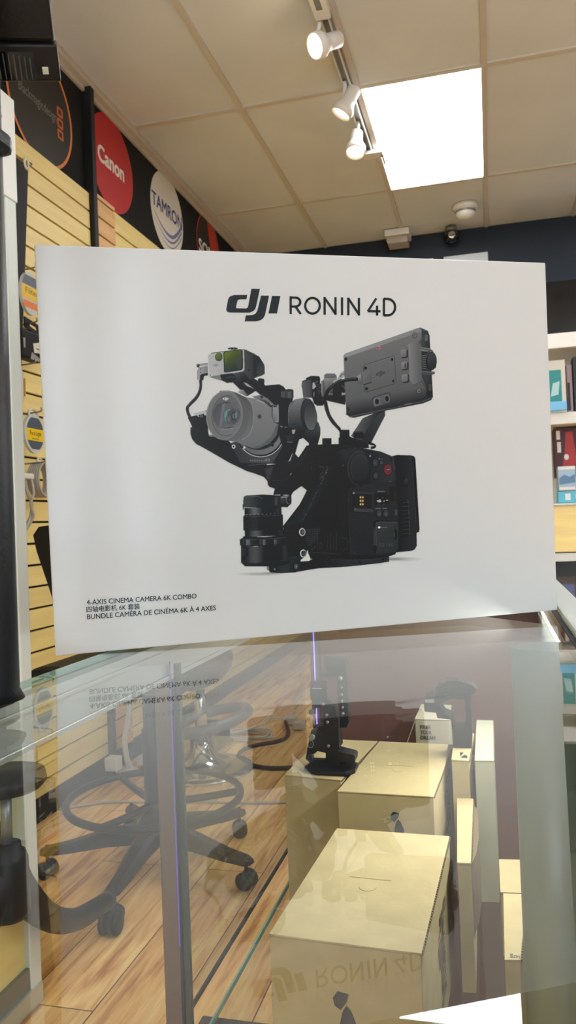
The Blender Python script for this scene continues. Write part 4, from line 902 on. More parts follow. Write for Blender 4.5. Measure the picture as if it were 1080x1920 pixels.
    ring(795, 630, 30, 38, 7, 62, 0, 0, 110)
    # base plate
    p([(540, 650), (690, 760), (770, 690), (780, 700), (790, 765), (1080, 770), (1080, 838), (860, 850), (640, 885), (500, 896), (395, 890), (385, 840), (540, 790)], 30)
    p([(762, 690), (1080, 706), (1080, 770), (800, 768), (768, 730)], 36, ((900, 700), (900, 770), 26)); l([(770, 694), (1080, 712)], 4, 60)
    A.v = 'F'
    p([(-60, 838), (0, 880), (220, 890), (480, 880), (655, 852), (658, 915), (560, 932), (330, 958), (170, 974), (0, 980), (-60, 984)], 38, ((0, 880), (200, 960), 46))
    p([(-60, 838), (40, 838), (220, 860), (640, 845), (720, 820), (730, 832), (655, 856), (480, 882), (220, 892), (-60, 888)], 30)
    l([(0, 892), (220, 902), (480, 890), (655, 862)], 4, 62)
    for (x, y) in ((330, 920), (586, 888)): e(x, y, 13, 17, 16); ring(x, y, 11, 15, 2, 66, 0, 90, 200)
    # lower bracket
    A.v = 'E'
    p([(490, 480), (540, 460), (640, 440), (700, 420), (760, 640), (745, 700), (725, 740), (690, 765), (685, 870), (640, 890), (500, 897), (395, 890), (360, 850), (480, 700), (520, 560)], 31)
    p([(620, 470), (700, 420), (730, 560), (740, 690), (700, 760), (600, 740), (600, 600)], 34)
    p([(685, 770), (780, 765), (840, 780), (840, 852), (640, 887)], 34)
    p([(748, 700), (760, 702), (785, 765), (770, 778), (690, 783), (686, 770), (722, 742)], (212, 210, 204))
    l([(545, 655), (600, 655), (612, 560), (660, 470)], 5, 14); p([(545, 500), (610, 490), (590, 640), (548, 640)], 18); l([(520, 490), (640, 486)], 3, 50)
    for (x, y) in ((703, 500), (712, 706)):
        e(x, y, 30, 38, 205); e(x+2, y, 22, 29, 28); e(x+4, y, 12, 18, 96)
    e(722, 700, 16, 22, 60); p([(712, 738), (742, 706), (738, 690), (752, 700), (735, 735)], 120)
    p([(580, 740), (685, 734), (688, 872), (640, 882), (580, 885)], 45, ((580, 740), (680, 880), 36)); l([(582, 742), (684, 737)], 3, 70)
    e(642, 832, 30, 36, 24); e(644, 832, 20, 25, 88); e(646, 833, 10, 13, 20); e(646, 833, 5, 7, 190)
    p([(385, 838), (500, 828), (580, 800), (580, 886), (490, 895), (395, 890)], 27, ((400, 860), (500, 860), 48)); e(372, 848, 12, 22, 120)
    e(437, 858, 10, 9, 110); l([(437, 848), (437, 872)], 3, 130); l([(500, 832), (500, 892)], 3, 40)
    # ---------------- side cylinder (lens stacked upright)
    def cyl(pts, base, hi=None, hx=210, h0=26):
        xs = [q[0] for q in pts]; x0, x1 = min(xs), max(xs); ys = [q[1] for q in pts]; y = (min(ys)+max(ys))/2
        p(pts, h0); hi = hi or base+30
        # light streaks painted as the print shows them
        p([q for q in pts], h0)
        n = 30
        for k in range(n):
            u = (k+.5)/n; x = x0+(x1-x0)*u
            b = h0+(hi-h0)*math.exp(-((u-.28)/.16)**2)+(base-h0)*math.exp(-((u-.9)/.08)**2)*.7
            xa = x0+(x1-x0)*k/n; xb = x0+(x1-x0)*(k+1)/n+1
            ya = min(ys)+6*(1-(2*u-1)**2)*0; 
            clip = [(xa, min(ys)), (xb, min(ys)), (xb, max(ys)), (xa, max(ys))]
            q = clip_poly(pts, xa, xb)
            if len(q) > 2: p(q, b)
    cyl([(112, 615), (300, 630), (548, 612), (550, 660), (585, 770), (420, 832), (150, 832), (112, 795)], 60, 74)
    p([(112, 790), (250, 800), (585, 765), (585, 800), (410, 832), (150, 832)], 22)
    l([(115, 792), (260, 802), (585, 768)], 4, 60)
    p([(100, 572), (120, 560), (300, 566), (552, 545), (550, 608), (300, 630), (104, 628)], 40)
    for (a, b, c) in ((103, 128, 36), (128, 162, 58), (162, 202, 112), (202, 290, 48), (290, 325, 60), (325, 350, 100), (350, 430, 42), (430, 460, 90), (460, 540, 46)):
        p([(a, 572), (b, 572), (b, 628), (a, 628)], c, ((a, 600), (b, 600), c*.7))
    l([(100, 570), (300, 574), (550, 552)], 4, 70); l([(104, 630), (300, 632), (550, 610)], 5, 18)
    p([(130, 545), (150, 540), (330, 548), (540, 530), (552, 545), (300, 566), (130, 562)], 26)
    cyl([(148, 482), (520, 470), (530, 535), (150, 548)], 54, 84)
    cyl([(134, 350), (150, 335), (505, 322), (518, 335), (520, 470), (135, 484)], 36, 52)
    for i in range(40):
        for j in range(14):
            u = i/39; b = 22
            if .04 < u < .97: e(142+u*370, 368+j*7.6-u*6, 3.0, 2.6, b if (i+j) % 1 == 0 else 40)
    l([(135, 350), (330, 346), (518, 336)], 5, 64); l([(136, 484), (330, 482), (520, 472)], 5, 16)
    cyl([(146, 268), (340, 268), (504, 250), (505, 322), (148, 334)], 56, 92)
    cyl([(140, 160), (160, 150), (320, 140), (500, 148), (506, 258), (340, 270), (142, 262)], 50, 60)
    p([(134, 205), (140, 160), (200, 152), (285, 152), (325, 178), (350, 190), (350, 245), (325, 262), (145, 264), (136, 245)], 62, ((180, 200), (330, 200), 34))
    l([(140, 165), (285, 156), (322, 180)], 4, 96); l([(145, 262), (325, 260)], 4, 20); p([(128, 235), (142, 232), (142, 285), (132, 285)], 30)
    l([(450, 160), (450, 240)], 26, (110, 112, 114, .35)); l([(160, 150), (320, 140), (500, 148)], 4, 46)
    p([(118, 650), (180, 650), (186, 735), (122, 735)], 26); p([(124, 656), (176, 656), (180, 728), (127, 728)], 52, ((124, 700), (178, 700), 34))
    l([(230, 640), (275, 638)], 5, 170)
    # clamp pin
    p([(490, 90), (500, 258), (560, 262), (600, 225), (600, 150), (560, 105)], 24)
    r(495, 152, 575, 228, 70, ((520, 150), (560, 230), 36), 0, 8); l([(500, 165), (572, 162)], 10, 140)
    e(575, 190, 27, 42, 48); ring(575, 190, 24, 38, 3, 150, 0, 90, 280); e(577, 190, 16, 27, 24); e(578, 190, 6, 12, 70)
    p([(520, 108), (572, 108), (572, 145), (555, 150), (522, 148)], 168); r(530, 116, 566, 130, 60); r(533, 118, 563, 127, 150)
    # ---------------- gimbal lower arm
    A.v = 'G'
    p([(-120, 250), (90, 260), (150, 300), (320, 400), (420, 320), (560, 150), (590, 130), (640, 300), (560, 460), (520, 540), (460, 492), (380, 550), (350, 600), (340, 560), (190, 520), (170, 512), (135, 500), (120, 470), (115, 440), (80, 400), (0, 370), (-120, 330)], 18)
    p([(190, 520), (340, 540), (350, 570), (340, 580), (175, 580)], 24)
    p([(85, 320), (100, 280), (200, 270), (420, 220), (340, 380), (290, 430), (140, 440), (110, 410)], 36)
    p([(160, 290), (330, 280), (320, 380), (280, 405), (150, 410)], 28)
    p([(380, 140), (430, 200), (410, 290), (330, 400), (300, 400), (340, 250)], 44, ((350, 200), (420, 260), 30))
    l([(120, 436), (290, 432), (345, 385)], 5, 52); p([(90, 320), (150, 300), (180, 290), (140, 430), (110, 412)], 56)
    p([(410, 260), (510, 165), (505, 200), (420, 300)], 40); l([(445, 200), (516, 160)], 8, 54)
    l([(565, 240), (560, 330)], 4, 62); ring(640, 260, 70, 68, 5, 34, 0, 120, 330)
    e(130, 472, 10, 16, 40)
    # ---------------- gimbal big arm, left
    A.v = 'C'
    p([(50, 240), (115, 225), (185, 190), (200, 370), (350, 400), (430, 560), (480, 590), (600, 600), (600, 664), (480, 632), (350, 570), (230, 500), (150, 455), (110, 435), (80, 400), (68, 360), (68, 315), (80, 310)], 19)
    p([(85, 215), (180, 188), (190, 230), (165, 225), (130, 240), (110, 225)], 172); p([(125, 225), (165, 215), (180, 255), (150, 260)], 30); e(148, 232, 10, 10, 120); e(148, 232, 5, 5, 10)
    l([(70, 318), (160, 350), (205, 365)], 4, 52); p([(200, 368), (235, 366), (255, 382), (205, 380)], 110); l([(50, 244), (80, 300)], 3, 46)
    p([(68, 322), (160, 354), (200, 395), (150, 455), (110, 435), (80, 400), (68, 360)], 26, ((70, 330), (150, 450), 15))
    # mount plate under the lens
    p([(345, 410), (380, 420), (760, 330), (850, 300), (845, 400), (770, 560), (720, 575), (440, 576), (420, 560), (375, 460)], 50, ((400, 560), (560, 500), 66))
    p([(345, 410), (372, 404), (372, 425), (358, 425)], 205); e(380, 452, 13, 15, 210); e(380, 452, 7, 8, 30)
    p([(730, 350), (850, 310), (850, 400), (780, 555), (722, 575), (660, 574), (760, 410)], 24)
    l([(430, 574), (720, 576)], 4, 30); l([(480, 588), (676, 573)], 4, 84)
    for k in range(9): l([(502+k*13, 545), (502+k*13, 558)], 6, 118)
    r(612, 540, 640, 557, 130); r(616, 544, 636, 553, 60); l([(506, 548), (600, 546)], 2, 60)
    # lens mount rings
    e(575, 345, 178, 185, 26, -12); ring(573, 345, 174, 181, 5, 200, -12, 30, 150); e(570, 340, 168, 172, 92, -12, ((450, 480), (690, 450), 110))
    e(560, 325, 160, 150, 40, -12); e(458, 458, 11, 13, 120); e(458, 458, 6, 7, 210); e(660, 441, 12, 12, 26); ring(660, 441, 11, 11, 2, 80)
    # lens barrel
    p([(380, 75), (420, 88), (560, 108), (640, 150), (690, 210), (705, 290), (690, 370), (640, 430), (560, 465), (520, 465), (400, 420), (300, 400)], 118, ((540, 110), (540, 460), 104))
    p([(705, 290), (690, 370), (640, 430), (560, 465), (505, 455), (580, 440), (650, 380), (690, 300)], 88)
    p([(560, 108), (640, 150), (690, 210), (700, 260), (680, 200), (620, 150), (540, 118)], 140)
    e(568, 235, 15, 17, 72); e(566, 236, 9, 10, 56)
    # hood outer
    p([(285, 48), (345, 47), (400, 62), (470, 95), (515, 150), (528, 230), (520, 310), (490, 370), (440, 405), (370, 414), (300, 405), (240, 380), (250, 90)], 84, ((400, 80), (400, 410), 98))
    p([(370, 60), (470, 95), (515, 150), (528, 230), (520, 310), (490, 370), (440, 405), (400, 412), (470, 340), (495, 240), (480, 150), (430, 95)], 78, ((440, 100), (500, 330), 104))
    l([(470, 92), (512, 150), (524, 230), (516, 310), (488, 370), (440, 405)], 3, 150, True)
    e(314, 226, 132, 178, 122, 6); e(318, 226, 127, 172, 108, 6)
    ring(314, 226, 130, 176, 3, 145, 6, 180, 300)
    e(330, 228, 108, 148, 92, 6, ((260, 120), (400, 330), 110)); ring(330, 228, 106, 146, 4, 74, 6, 60, 300); ring(336, 230, 108, 146, 3, 128, 6, -80, 60)
    e(330, 225, 98, 96, 70, 3)
    p([(262, 146), (400, 132), (416, 200), (425, 260), (412, 300), (300, 318), (262, 308), (236, 260), (234, 205)], 76, ((250, 180), (420, 280), 108))
    p([(300, 150), (400, 134), (414, 180), (330, 176)], 92)
    p([(300, 142), (322, 140), (296, 305), (276, 310)], (104, 106, 118))
    e(362, 232, 62, 66, 92); e(366, 232, 56, 62, 84); ring(362, 232, 58, 63, 4, (92, 98, 112), 0, 90, 270)
    l([(352, 182), (322, 204), (316, 240), (326, 268)], 9, (78, 142, 136), True); l([(330, 200), (322, 240)], 4, (140, 190, 180))
    e(372, 232, 38, 50, 76); ring(372, 232, 38, 50, 4, 112, 0, 100, 260); e(384, 232, 22, 34, 62); l([(382, 214), (376, 232), (384, 250)], 6, (70, 140, 136), True); e(398, 226, 8, 26, 118); e(350, 250, 8, 22, 98)
    for k in range(9): l([(286+k*10, 336-k*1.3), (290+k*10, 328-k*1.3)], 3, 150)
    minilogo(323, 107, 40, 205)
    # ---------------- gimbal arms to the right of the lens
    A.v = 'H'
    p([(90, 180), (240, 165), (280, 185), (305, 215), (320, 300), (300, 380), (200, 370), (80, 300)], 26); l([(90, 180), (238, 166), (285, 190)], 6, 66)
    p([(0, 280), (50, 282), (100, 320), (170, 380), (150, 400), (80, 340), (0, 305)], 58); e(68, 298, 18, 16, 30); e(68, 298, 8, 7, 110)
    p([(22, 112), (35, 104), (75, 106), (90, 120), (85, 215), (25, 170)], 24); l([(30, 110), (80, 110)], 5, 52)
    p([(0, 155), (30, 170), (100, 250), (130, 300), (180, 350), (165, 368), (90, 310), (40, 250), (-10, 190)], 42, ((40, 180), (30, 240), 24))
    p([(105, 245), (150, 250), (240, 330), (220, 368), (180, 368), (125, 310)], 40); p([(150, 275), (175, 275), (235, 330), (210, 362), (140, 305)], 60); p([(165, 295), (180, 292), (215, 325), (200, 342), (160, 312)], 34)
    r(293, 214, 383, 304, 44, ((293, 214), (340, 214), 84), 0, 12); p([(340, 220), (383, 225), (383, 300), (340, 304)], 84, ((345, 250), (383, 250), 34)); e(338, 224, 44, 12, 46); ring(338, 224, 43, 11, 3, 86)
    r(258, 232, 298, 300, 70, None, 0, 12); l([(262, 240), (262, 290)], 4, 110); l([(295, 235), (383, 238)], 3, 30)
    p([(200, 300), (380, 305), (350, 420), (330, 600), (240, 580), (220, 370)], 28)
    p([(330, 400), (350, 350), (400, 315), (500, 300), (560, 320), (600, 390), (610, 520), (640, 560), (655, 620), (650, 690), (628, 770), (620, 864), (540, 864), (535, 760), (480, 708), (420, 730), (390, 700), (330, 600)], 84, ((400, 380), (420, 720), 34))
    p([(335, 400), (400, 318), (480, 302), (455, 400), (460, 540), (500, 640), (480, 700), (400, 690), (335, 600)], 116, ((400, 320), (430, 640), 36))
    l([(334, 590), (330, 450), (350, 355)], 3, 150, True)
    e(535, 480, 82, 174, 40, -4); e(540, 482, 76, 166, 52, -4, ((540, 330), (540, 640), 36))
    p([(500, 640), (612, 560), (652, 590), (655, 640), (640, 720), (620, 780), (540, 860), (535, 760), (480, 700)], 62, ((600, 600), (560, 760), 26))
    e(556, 494, 66, 142, 22, -4); e(554, 492, 62, 136, 54, -4, ((540, 380), (560, 620), 92)); ring(554, 492, 62, 136, 3, 92, -4, 60, 160)
    l([(600, 390), (612, 520), (650, 600), (652, 680)], 4, 94, True)
    p([(155, 372), (232, 366), (320, 400), (335, 600), (300, 598), (250, 575), (180, 550), (160, 500)], 26)
    p([(160, 400), (165, 380), (232, 368), (234, 545), (200, 550), (172, 540)], 64, ((170, 450), (220, 450), 130)); p([(175, 385), (216, 378), (216, 532), (182, 534), (172, 500)], 136, ((180, 400), (215, 530), 108))
    l([(163, 392), (162, 500), (175, 544), (232, 548)], 3, 170); p([(178, 380), (214, 376), (210, 395), (180, 398)], 60)
    p([(240, 600), (340, 600), (400, 640), (440, 720), (400, 864), (290, 864), (240, 700)], 20)
    p([(365, 625), (400, 622), (398, 640), (388, 668), (370, 664)], 150); p([(310, 680), (385, 680), (398, 740), (320, 744)], 50, ((320, 690), (390, 740), 40)); l([(316, 748), (370, 750)], 6, 120)
    # ---------------- display hinge
    p([(462, 180), (470, 130), (510, 115), (560, 108), (570, 300), (480, 300), (470, 210)], 84, ((480, 200), (560, 200), 66)); l([(550, 115), (558, 296)], 4, 46); l([(510, 118), (512, 298)], 3, 66); l([(470, 135), (560, 110)], 6, 34)
    p([(508, 100), (560, 78), (640, 80), (652, 100), (650, 300), (700, 340), (680, 380), (620, 382), (590, 360), (570, 300), (560, 108), (510, 118)], 24)
    p([(590, 150), (640, 130), (660, 160), (665, 290), (640, 300), (590, 290)], 30)
    for k in range(14): l([(612+k*1.5, 160+k*9), (652, 150+k*10)], 3.5, 96 if k % 2 else 44)
    p([(575, 150), (590, 140), (612, 185), (590, 210), (572, 212)], 160); l([(590, 240), (588, 290)], 8, 120); l([(600, 150), (630, 135)], 5, 130)
    p([(565, 300), (720, 330), (905, 372), (915, 290), (830, 180), (720, 200), (680, 250)], 26)
    p([(655, 160), (700, 140), (830, 110), (960, 110), (970, 280), (900, 330), (700, 300), (665, 240)], 30)
    p([(690, 70), (720, 52), (800, 54), (820, 75), (822, 110), (780, 160), (780, 240), (700, 280), (665, 290), (660, 140), (690, 110)], 130, ((700, 100), (760, 270), 60))
    p([(692, 72), (720, 54), (800, 56), (820, 76), (815, 92), (700, 95)], 96); l([(695, 98), (815, 92)], 4, 40); p([(660, 130), (690, 120), (700, 280), (680, 296), (665, 260)], 140, ((660, 200), (695, 200), 60))
    p([(855, 50), (890, 25), (915, 30), (916, 60), (880, 100), (820, 130), (790, 160), (780, 130), (830, 105)], 150); l([(850, 90), (880, 60), (895, 60)], 7, 30)
    p([(905, 40), (930, 18), (950, 20), (965, 50), (970, 130), (965, 280), (920, 330), (905, 200)], 22)
    p([(868, 250), (930, 225), (932, 262), (870, 276)], 140); e(890, 215, 30, 35, 30); l([(870, 170), (920, 230)], 6, 90); l([(730, 262), (780, 262)], 22, 96)
    # ---------------- display
    A.v = 'B'
    p([(326, 565), (340, 550), (860, 366), (885, 362), (935, 385), (948, 420), (972, 860), (960, 885), (900, 910), (620, 965), (400, 1015), (370, 1010), (345, 985), (340, 800)], 46)
    p([(326, 568), (345, 550), (860, 366), (890, 372), (895, 450), (870, 480), (900, 740), (925, 800), (925, 850), (900, 870), (620, 940), (400, 985), (365, 985), (345, 960), (335, 800)], 104, ((500, 500), (620, 900), 84))
    p([(326, 568), (345, 550), (860, 366), (888, 370), (885, 395), (860, 400), (350, 575), (335, 590)], 136, ((400, 540), (860, 380), 120))
    p([(345, 900), (620, 830), (900, 770), (925, 800), (925, 850), (900, 870), (620, 940), (400, 985), (365, 985), (345, 960)], 84, ((600, 850), (620, 950), 40))
    p([(888, 364), (935, 386), (948, 420), (945, 505), (880, 505), (870, 480), (895, 450)], 66, ((890, 420), (940, 420), 48)); l([(888, 366), (938, 390)], 4, 100)
    r(908, 408, 938, 462, 44, None, .05, 6); r(911, 411, 936, 459, 84, None, .05, 6)
    p([(880, 690), (925, 800), (925, 860), (970, 860), (960, 740), (945, 690)], 56, ((920, 760), (965, 780), 40)); r(936, 765, 964, 822, 40, None, .03, 6); r(939, 768, 961, 819, 70, None, .03, 6)
    l([(340, 985), (370, 1006), (620, 955), (900, 895), (962, 868)], 5, 84); l([(660, 942), (720, 930)], 5, 30); l([(765, 918), (820, 908)], 5, 110)
    # grip bump
    p([(785, 495), (800, 478), (865, 462), (880, 440), (888, 520), (890, 748), (830, 778), (812, 765), (795, 730)], 116, ((800, 600), (880, 600), 88)); l([(790, 500), (800, 740), (830, 780), (888, 752)], 4, 62)
    l([(893, 372), (890, 450), (870, 478)], 3, 40); l([(888, 742), (922, 800), (924, 855), (900, 872)], 3, 40); p([(870, 500), (950, 512), (975, 530), (975, 542), (880, 530)], 110); l([(872, 510), (970, 530)], 4, 50)
    # dial
    p([(890, 560), (945, 530), (990, 560), (995, 650), (950, 680), (892, 665)], 52)
    for k in range(15): l([(890, 560+k*7.2), (925-abs(k-7)*.6, 552+k*8.2)], 3.4, 120 if k % 2 else 26)
    e(960, 603, 40, 68, 28); e(962, 603, 33, 62, 62, 0, ((940, 560), (980, 650), 44)); ring(960, 603, 39, 67, 3, 96, 0, 200, 340)
    p([(890, 672), (985, 680), (985, 696), (960, 705), (892, 702)], 70); l([(895, 678), (985, 688)], 4, 110)
    # plate with logo
    l([(470, 650), (480, 632), (690, 566), (694, 580), (705, 755), (692, 768), (490, 828), (478, 820), (468, 650)], 4, 62)
    l([(474, 655), (484, 637), (688, 572)], 2, 124)
    minilogo(592, 695, 66, 66, -.25)
    for (x, y) in ((677, 592), (685, 748)): e(x, y, 13, 15, 52); ring(x, y, 11, 13, 2, 130); e(x, y, 5, 6, 30)
    for (x, y) in ((485, 655), (492, 804)): e(x, y, 11, 12, 40)
    for (x, y) in ((840, 418), (870, 820)): e(x, y, 17, 20, 46); e(x, y, 13, 16, 118); e(x, y, 7, 9, 26); e(x, y, 3, 4, 160)
    for (x, y) in ((343, 590), (357, 948)): e(x, y, 11, 14, 44)
    # red mark
    p([(563, 504), (578, 498), (592, 494), (596, 512), (566, 521)], 150); p([(566, 506), (580, 501), (592, 499), (593, 510), (568, 518)], (176, 32, 52)); l([(566, 508), (576, 503)], 4, 50); l([(574, 510), (588, 506)], 2, (220, 190, 190))
    # keys
    for (x, y) in ((765, 550), (769, 638), (774, 729)):
        r(x-24, y-26, x+27, y+34, 50, None, -.06, 12); r(x-27, y-28, x+16, y+26, 118, ((x-20, y-20), (x+16, y+26), 92), -.1, 9)
    e(773, 640, 7, 22, 72)
    # cable plug
    p([(422, 712), (440, 692), (520, 668), (530, 678), (530, 755), (470, 772), (430, 768)], 108, ((440, 700), (520, 760), 84)); p([(422, 715), (452, 700), (455, 768), (428, 766)], 150, ((430, 700), (450, 760), 80)); l([(458, 694), (462, 770)], 4, 60); l([(470, 776), (528, 758)], 6, 40)
    # socket pair
    p([(530, 880), (545, 862), (650, 828), (665, 840), (670, 910), (550, 940), (538, 930)], 56); p([(538, 884), (550, 868), (650, 834), (662, 846), (665, 905), (552, 934), (542, 924)], 98, ((560, 860), (640, 920), 72))
    for (x, y) in ((567, 897), (639, 876)): e(x, y, 20, 26, 46); ring(x, y, 18, 24, 3, 136); e(x, y, 9, 14, 20)
    # cable
    l([(430, 735), (360, 740), (280, 762), (220, 810), (200, 850), (190, 880), (205, 960), (240, 1035), (300, 1100)], 24, 26, True)
    l([(420, 729), (350, 735), (280, 756), (225, 800)], 5, 72, True)
    A.v = 'D'
    l([(205, -30), (215, 20), (235, 80), (280, 145), (330, 205), (400, 250), (480, 270), (540, 285), (570, 300), (565, 312), (540, 318)], 21, 24, True)
    l([(198, -20), (212, 40), (240, 100), (300, 175)], 4, 66, True); l([(540, 300), (566, 302)], 5, 190); l([(420, 262), (520, 276)], 3, 62, True)
    # ---------------- top sensor unit
    A.v = 'I'
    p([(790, 395), (860, 440), (960, 500), (1080, 485), (1080, 720), (980, 690), (940, 640), (840, 560), (740, 620), (580, 460), (520, 400)], 24)
    p([(940, 500), (1080, 486), (1080, 600), (960, 560)], 28); p([(640, 575), (665, 540), (700, 545), (750, 600), (745, 620)], 150, ((650, 560), (740, 610), 80))
    p([(800, 620), (900, 600), (970, 640), (1060, 720), (1040, 720), (940, 660), (830, 640)], 106); e(908, 628, 18, 16, 60); e(908, 628, 7, 7, 14); e(826, 560, 8, 8, 70)
    p([(700, 460), (740, 470), (830, 540), (790, 520), (740, 500)], 160); l([(800, 440), (900, 500), (960, 600), (1000, 650)], 26, 40, True)
    p([(865, 425), (880, 415), (925, 418), (940, 432), (935, 530), (868, 480)], 22)
    p([(735, 95), (830, 140), (870, 165), (935, 255), (942, 280), (942, 365), (900, 390), (860, 400), (780, 436), (560, 466), (340, 410), (320, 390), (310, 160), (350, 128), (690, 86)], 34)
    p([(850, 158), (880, 168), (936, 256), (942, 290), (942, 366), (895, 392), (858, 394)], 36, ((860, 200), (930, 300), 58))
    p([(710, 90), (735, 96), (850, 156), (858, 398), (780, 434), (700, 440), (710, 340)], 66, ((715, 250), (850, 250), 46)); l([(730, 96), (852, 158), (870, 168)], 5, 96)
    for k in range(10): p([(818, 158+k*24), (848, 164+k*24), (842, 178+k*24), (810, 172+k*24)], 18)
    e(765, 322, 9, 10, 30)
    p([(580, 360), (700, 340), (780, 436), (700, 440), (560, 466), (440, 430)], 62, ((650, 370), (700, 430), 34))
    p([(306, 160), (330, 140), (690, 86), (712, 96), (716, 320), (700, 340), (580, 362), (340, 410), (316, 395)], 172, ((320, 300), (700, 120), 150))
    p([(320, 395), (580, 360), (600, 390), (560, 440), (440, 430), (345, 412)], 116)
    p([(440, 375), (580, 358), (600, 380), (640, 410), (590, 455), (520, 470), (460, 440)], 26); l([(500, 412), (560, 400), (640, 405)], 8, 72, True)
    p([(478, 130), (490, 114), (670, 90), (688, 98), (698, 120), (700, 300), (680, 325), (500, 352), (484, 342)], 28)
    p([(486, 132), (496, 120), (668, 97), (682, 104), (684, 300), (672, 316), (502, 342), (490, 334)], (86, 98, 34), ((520, 130), (620, 300), (46, 54, 50)))
    p([(486, 132), (496, 120), (590, 108), (500, 230)], (96, 112, 30, .5)); p([(600, 200), (682, 150), (684, 300), (640, 320)], (66, 72, 62, .6))
    l([(698, 110), (704, 300), (690, 328), (560, 352)], 4, 205)
    e(426, 174, 42, 50, 36); e(426, 174, 36, 44, (102, 118, 44), 0, ((400, 140), (450, 210), (70, 84, 36))); ring(426, 174, 41, 49, 3, 215, 0, 200, 300)
    for (x, y) in ((328, 166), (331, 379)): e(x, y, 20, 22, 44); e(x, y, 18, 20, 210); e(x, y, 7, 8, 16)
    minilogo(392, 268, 60, 128, -.08)
    e(585, 82, 58, 14, 40); 
    for k in range(6): l([(535+k*20, 74), (534+k*20, 92)], 6, 120 if k % 2 else 24)
    # side pin and cable
    p([(214, 252), (306, 242), (306, 268), (214, 276)], 160); l([(216, 272), (306, 266)], 5, 40); l([(214, 256), (306, 246)], 3, 60)
    p([(176, 258), (205, 250), (216, 270), (205, 295), (185, 296), (176, 280)], 60); l([(180, 265), (200, 262)], 4, 150)
    p([(185, 330), (205, 290), (306, 276), (306, 350), (250, 360), (225, 380), (216, 436), (184, 436)], 150, ((190, 330), (300, 330), 120)); p([(216, 380), (250, 362), (306, 352), (306, 384), (262, 392), (252, 442), (214, 436)], 34)
    e(222, 312, 5, 6, 20); e(222, 348, 5, 6, 20); l([(186, 434), (184, 335), (205, 292)], 3, 90)
    l([(220, 436), (222, 500), (208, 570), (170, 640), (110, 700), (76, 740), (76, 790), (100, 850)], 36, 40, True)
    l([(205, 440), (208, 500), (194, 566), (158, 626), (100, 686), (66, 730)], 8, 112, True)
    img = A.img.reshape(A.ny, SS, A.nx, SS, 4)
    al = img[..., 3:4]
    num = (img[..., :3]*al).mean(axis=(1, 3)); a = al.mean(axis=(1, 3))
    return np.concatenate([num/np.maximum(a, 1e-6), a], axis=2)
def clip_poly(pts, xa, xb):
    def half(P, f, xv):
        o = []
        for i in range(len(P)):
            a, b = P[i], P[(i+1) % len(P)]
            ia, ib = f(a[0]), f(b[0])
            if ia: o.append(a)
            if ia != ib:
                t = (xv-a[0])/(b[0]-a[0]); o.append((xv, a[1]+t*(b[1]-a[1])))
        return o
    P = half(pts, lambda x: x >= xa, xa)
    return half(P, lambda x: x <= xb, xb) if len(P) > 2 else []
art = draw_art(); ny, nx = art.shape[:2]
refl = lin(206)
alb = np.where(art[..., :3]/255 <= .04045, art[..., :3]/255/12.92, ((art[..., :3]/255+.055)/1.055)**2.4)
alb = np.clip((alb-.016)/refl*WHITE, .003, 1); wh = np.array([WHITE*.96, WHITE*.975, WHITE*.97])
alb = alb*art[..., 3:]+wh*(1-art[..., 3:])
gx = AX0+ASTEP*(np.arange(nx)+.5); gy = AY0+ASTEP*(np.arange(ny)+.5)
PX, PY = np.meshgrid(gx, gy); den = Hh[2, 0]*PX+Hh[2, 1]*PY+Hh[2, 2]
U = (Hh[0, 0]*PX+Hh[0, 1]*PY+Hh[0, 2])/den; V = (Hh[1, 0]*PX+Hh[1, 1]*PY+Hh[1, 2])/den
on_ = art[..., 3] > .004; dil = on_.copy()
dil[1:] |= on_[:-1]; dil[:-1] |= on_[1:]; dil[:, 1:] |= on_[:, :-1]; dil[:, :-1] |= on_[:, 1:]
quad = dil[:-1, :-1] & dil[1:, :-1] & dil[:-1, 1:] & dil[1:, 1:]
idx = np.full((ny, nx), -1); used = np.zeros((ny, nx), bool)
used[:-1, :-1] |= quad; used[1:, :-1] |= quad; used[:-1, 1:] |= quad; used[1:, 1:] |= quad
idx[used] = np.arange(used.sum())
co = np.stack([U[used], np.full(used.sum(), -.0002), V[used]], 1)
jj, ii = np.nonzero(quad)
fc = np.stack([idx[jj+1, ii], idx[jj+1, ii+1], idx[jj, ii+1], idx[jj, ii]], 1)
me = bpy.data.meshes.new('camera_picture'); me.vertices.add(len(co)); me.vertices.foreach_set('co', co.astype(np.float32).ravel())
me.loops.add(fc.size); me.loops.foreach_set('vertex_index', fc.astype(np.int32).ravel())
me.polygons.add(len(fc)); me.polygons.foreach_set('loop_start', np.arange(0, fc.size, 4, dtype=np.int32)); me.polygons.foreach_set('loop_total', np.full(len(fc), 4, dtype=np.int32))
me.update(calc_edges=True)
ca = me.color_attributes.new('print', 'FLOAT_COLOR', 'POINT'); ca.data.foreach_set('color', np.concatenate([alb[used], np.ones((used.sum(), 1))], 1).astype(np.float32).ravel())
me.materials.append(box_mat('printed_picture', True)); o = bpy.data.objects.new('printed_picture', me); COL.objects.link(o); o.parent = t
lab(o, 'printed picture of a black cinema camera on its gimbal')
INKB = mat('box_black_ink', (.006, .009, .010, 1), .5, spec=.15, coat=.4); INKB.node_tree.nodes['Principled BSDF'].inputs['Coat Roughness'].default_value = .13
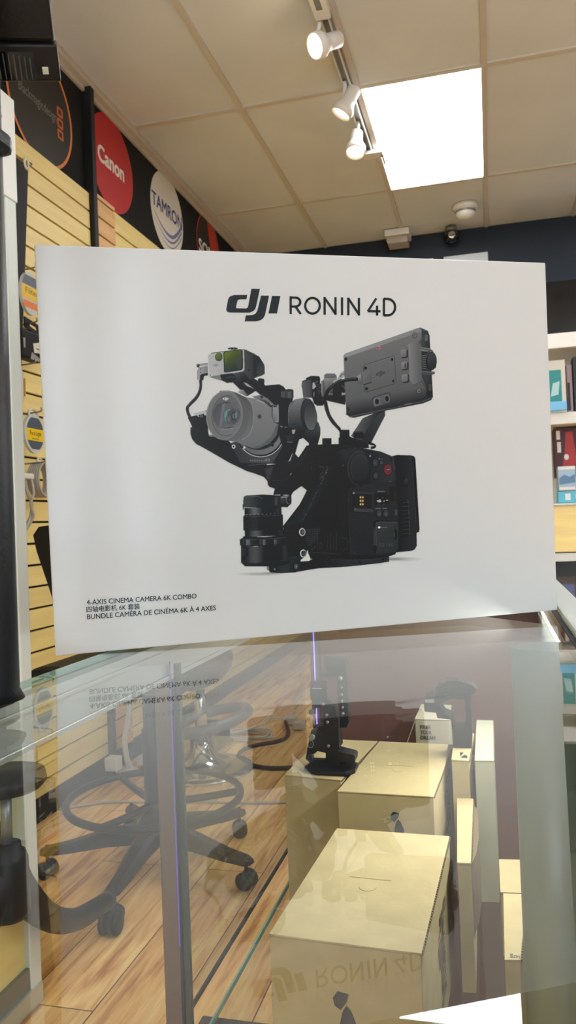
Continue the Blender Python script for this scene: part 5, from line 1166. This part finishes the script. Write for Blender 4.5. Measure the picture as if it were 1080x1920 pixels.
# big logo and name
ox, oy, k = VIEWS['A']
finish('printed_logo', MB().polys(lambda x, y: face(x, y), [[(ox+a/k, oy+b/k) for a, b in q] for q in logo_polys()]), INKB, t)
w_ = 4.4
def arc(cx, cy, rx, ry, a0, a1, n=14): return [(cx+rx*math.cos(R(a0+(a1-a0)*i/n)), cy+ry*math.sin(R(a0+(a1-a0)*i/n))) for i in range(n+1)]
L = []
L += [[(546, 588.6), (546, 556.2)], [(546, 558.2), (555.5, 558.3)]+arc(555.5, 566.6, 8.4, 8.2, -90, 90)+[(546, 574.9)], [(555, 575), (564.6, 588.8)]]
L += [arc(586.7, 573.4, 13.6, 14.6, 0, 360, 40)]
L += [[(609.4, 589.6), (609.4, 557.6)], [(609.6, 559), (629.6, 588)], [(629.8, 557.8), (629.8, 589.6)]]
L += [[(642, 558.2), (642, 590)]]
L += [[(653.8, 590.6), (653.8, 558.6)], [(654, 560), (673.4, 589)], [(673.6, 559), (673.6, 591)]]
L += [[(705.8, 559.8), (690.6, 583.4), (713.6, 583.6)], [(707.6, 573.5), (707.6, 591.2)]]
L += [[(720.4, 591.4), (720.4, 560), (728, 560.4)]+arc(727.4, 575.8, 14.0, 15.3, -88, 88)+[(720.4, 591.2), (720.4, 588)]]
finish('printed_name', MB().polys(lambda x, y: face(x, y), strokes(L, w_)), INKB, t)
mb = MB()
for body, a, b, hh in (('4-AXIS CINEMA CAMERA 6K COMBO', (162.8, 1134.3), (368.5, 1121.8), 9.3), ('四轴电影机 6K 套装', (162.5, 1147.6), (262.2, 1141.4), 8.6), ('BUNDLE CAMÉRA DE CINÉMA 6K À 4 AXES', (163.6, 1161.4), (404.8, 1143.8), 9.3)):
    A_, B_ = np.array(face(*a))[[0, 2]], np.array(face(*b))[[0, 2]]; d = B_-A_; W_ = np.hypot(*d); d = d/W_; n_ = np.array([-d[1], d[0]])
    T_ = np.array(face(a[0], a[1]-hh))[[0, 2]]; H_ = abs((T_-A_)@n_)
    mb.text(body, lambda x, y, A_=A_, d=d, n_=n_: (A_[0]+d[0]*x+n_[0]*y, -.0003, A_[1]+d[1]*x+n_[1]*y), fit=(W_, H_), offset=.010)
finish('printed_small_text', mb, INKB, t)
bpy.context.view_layer.update()
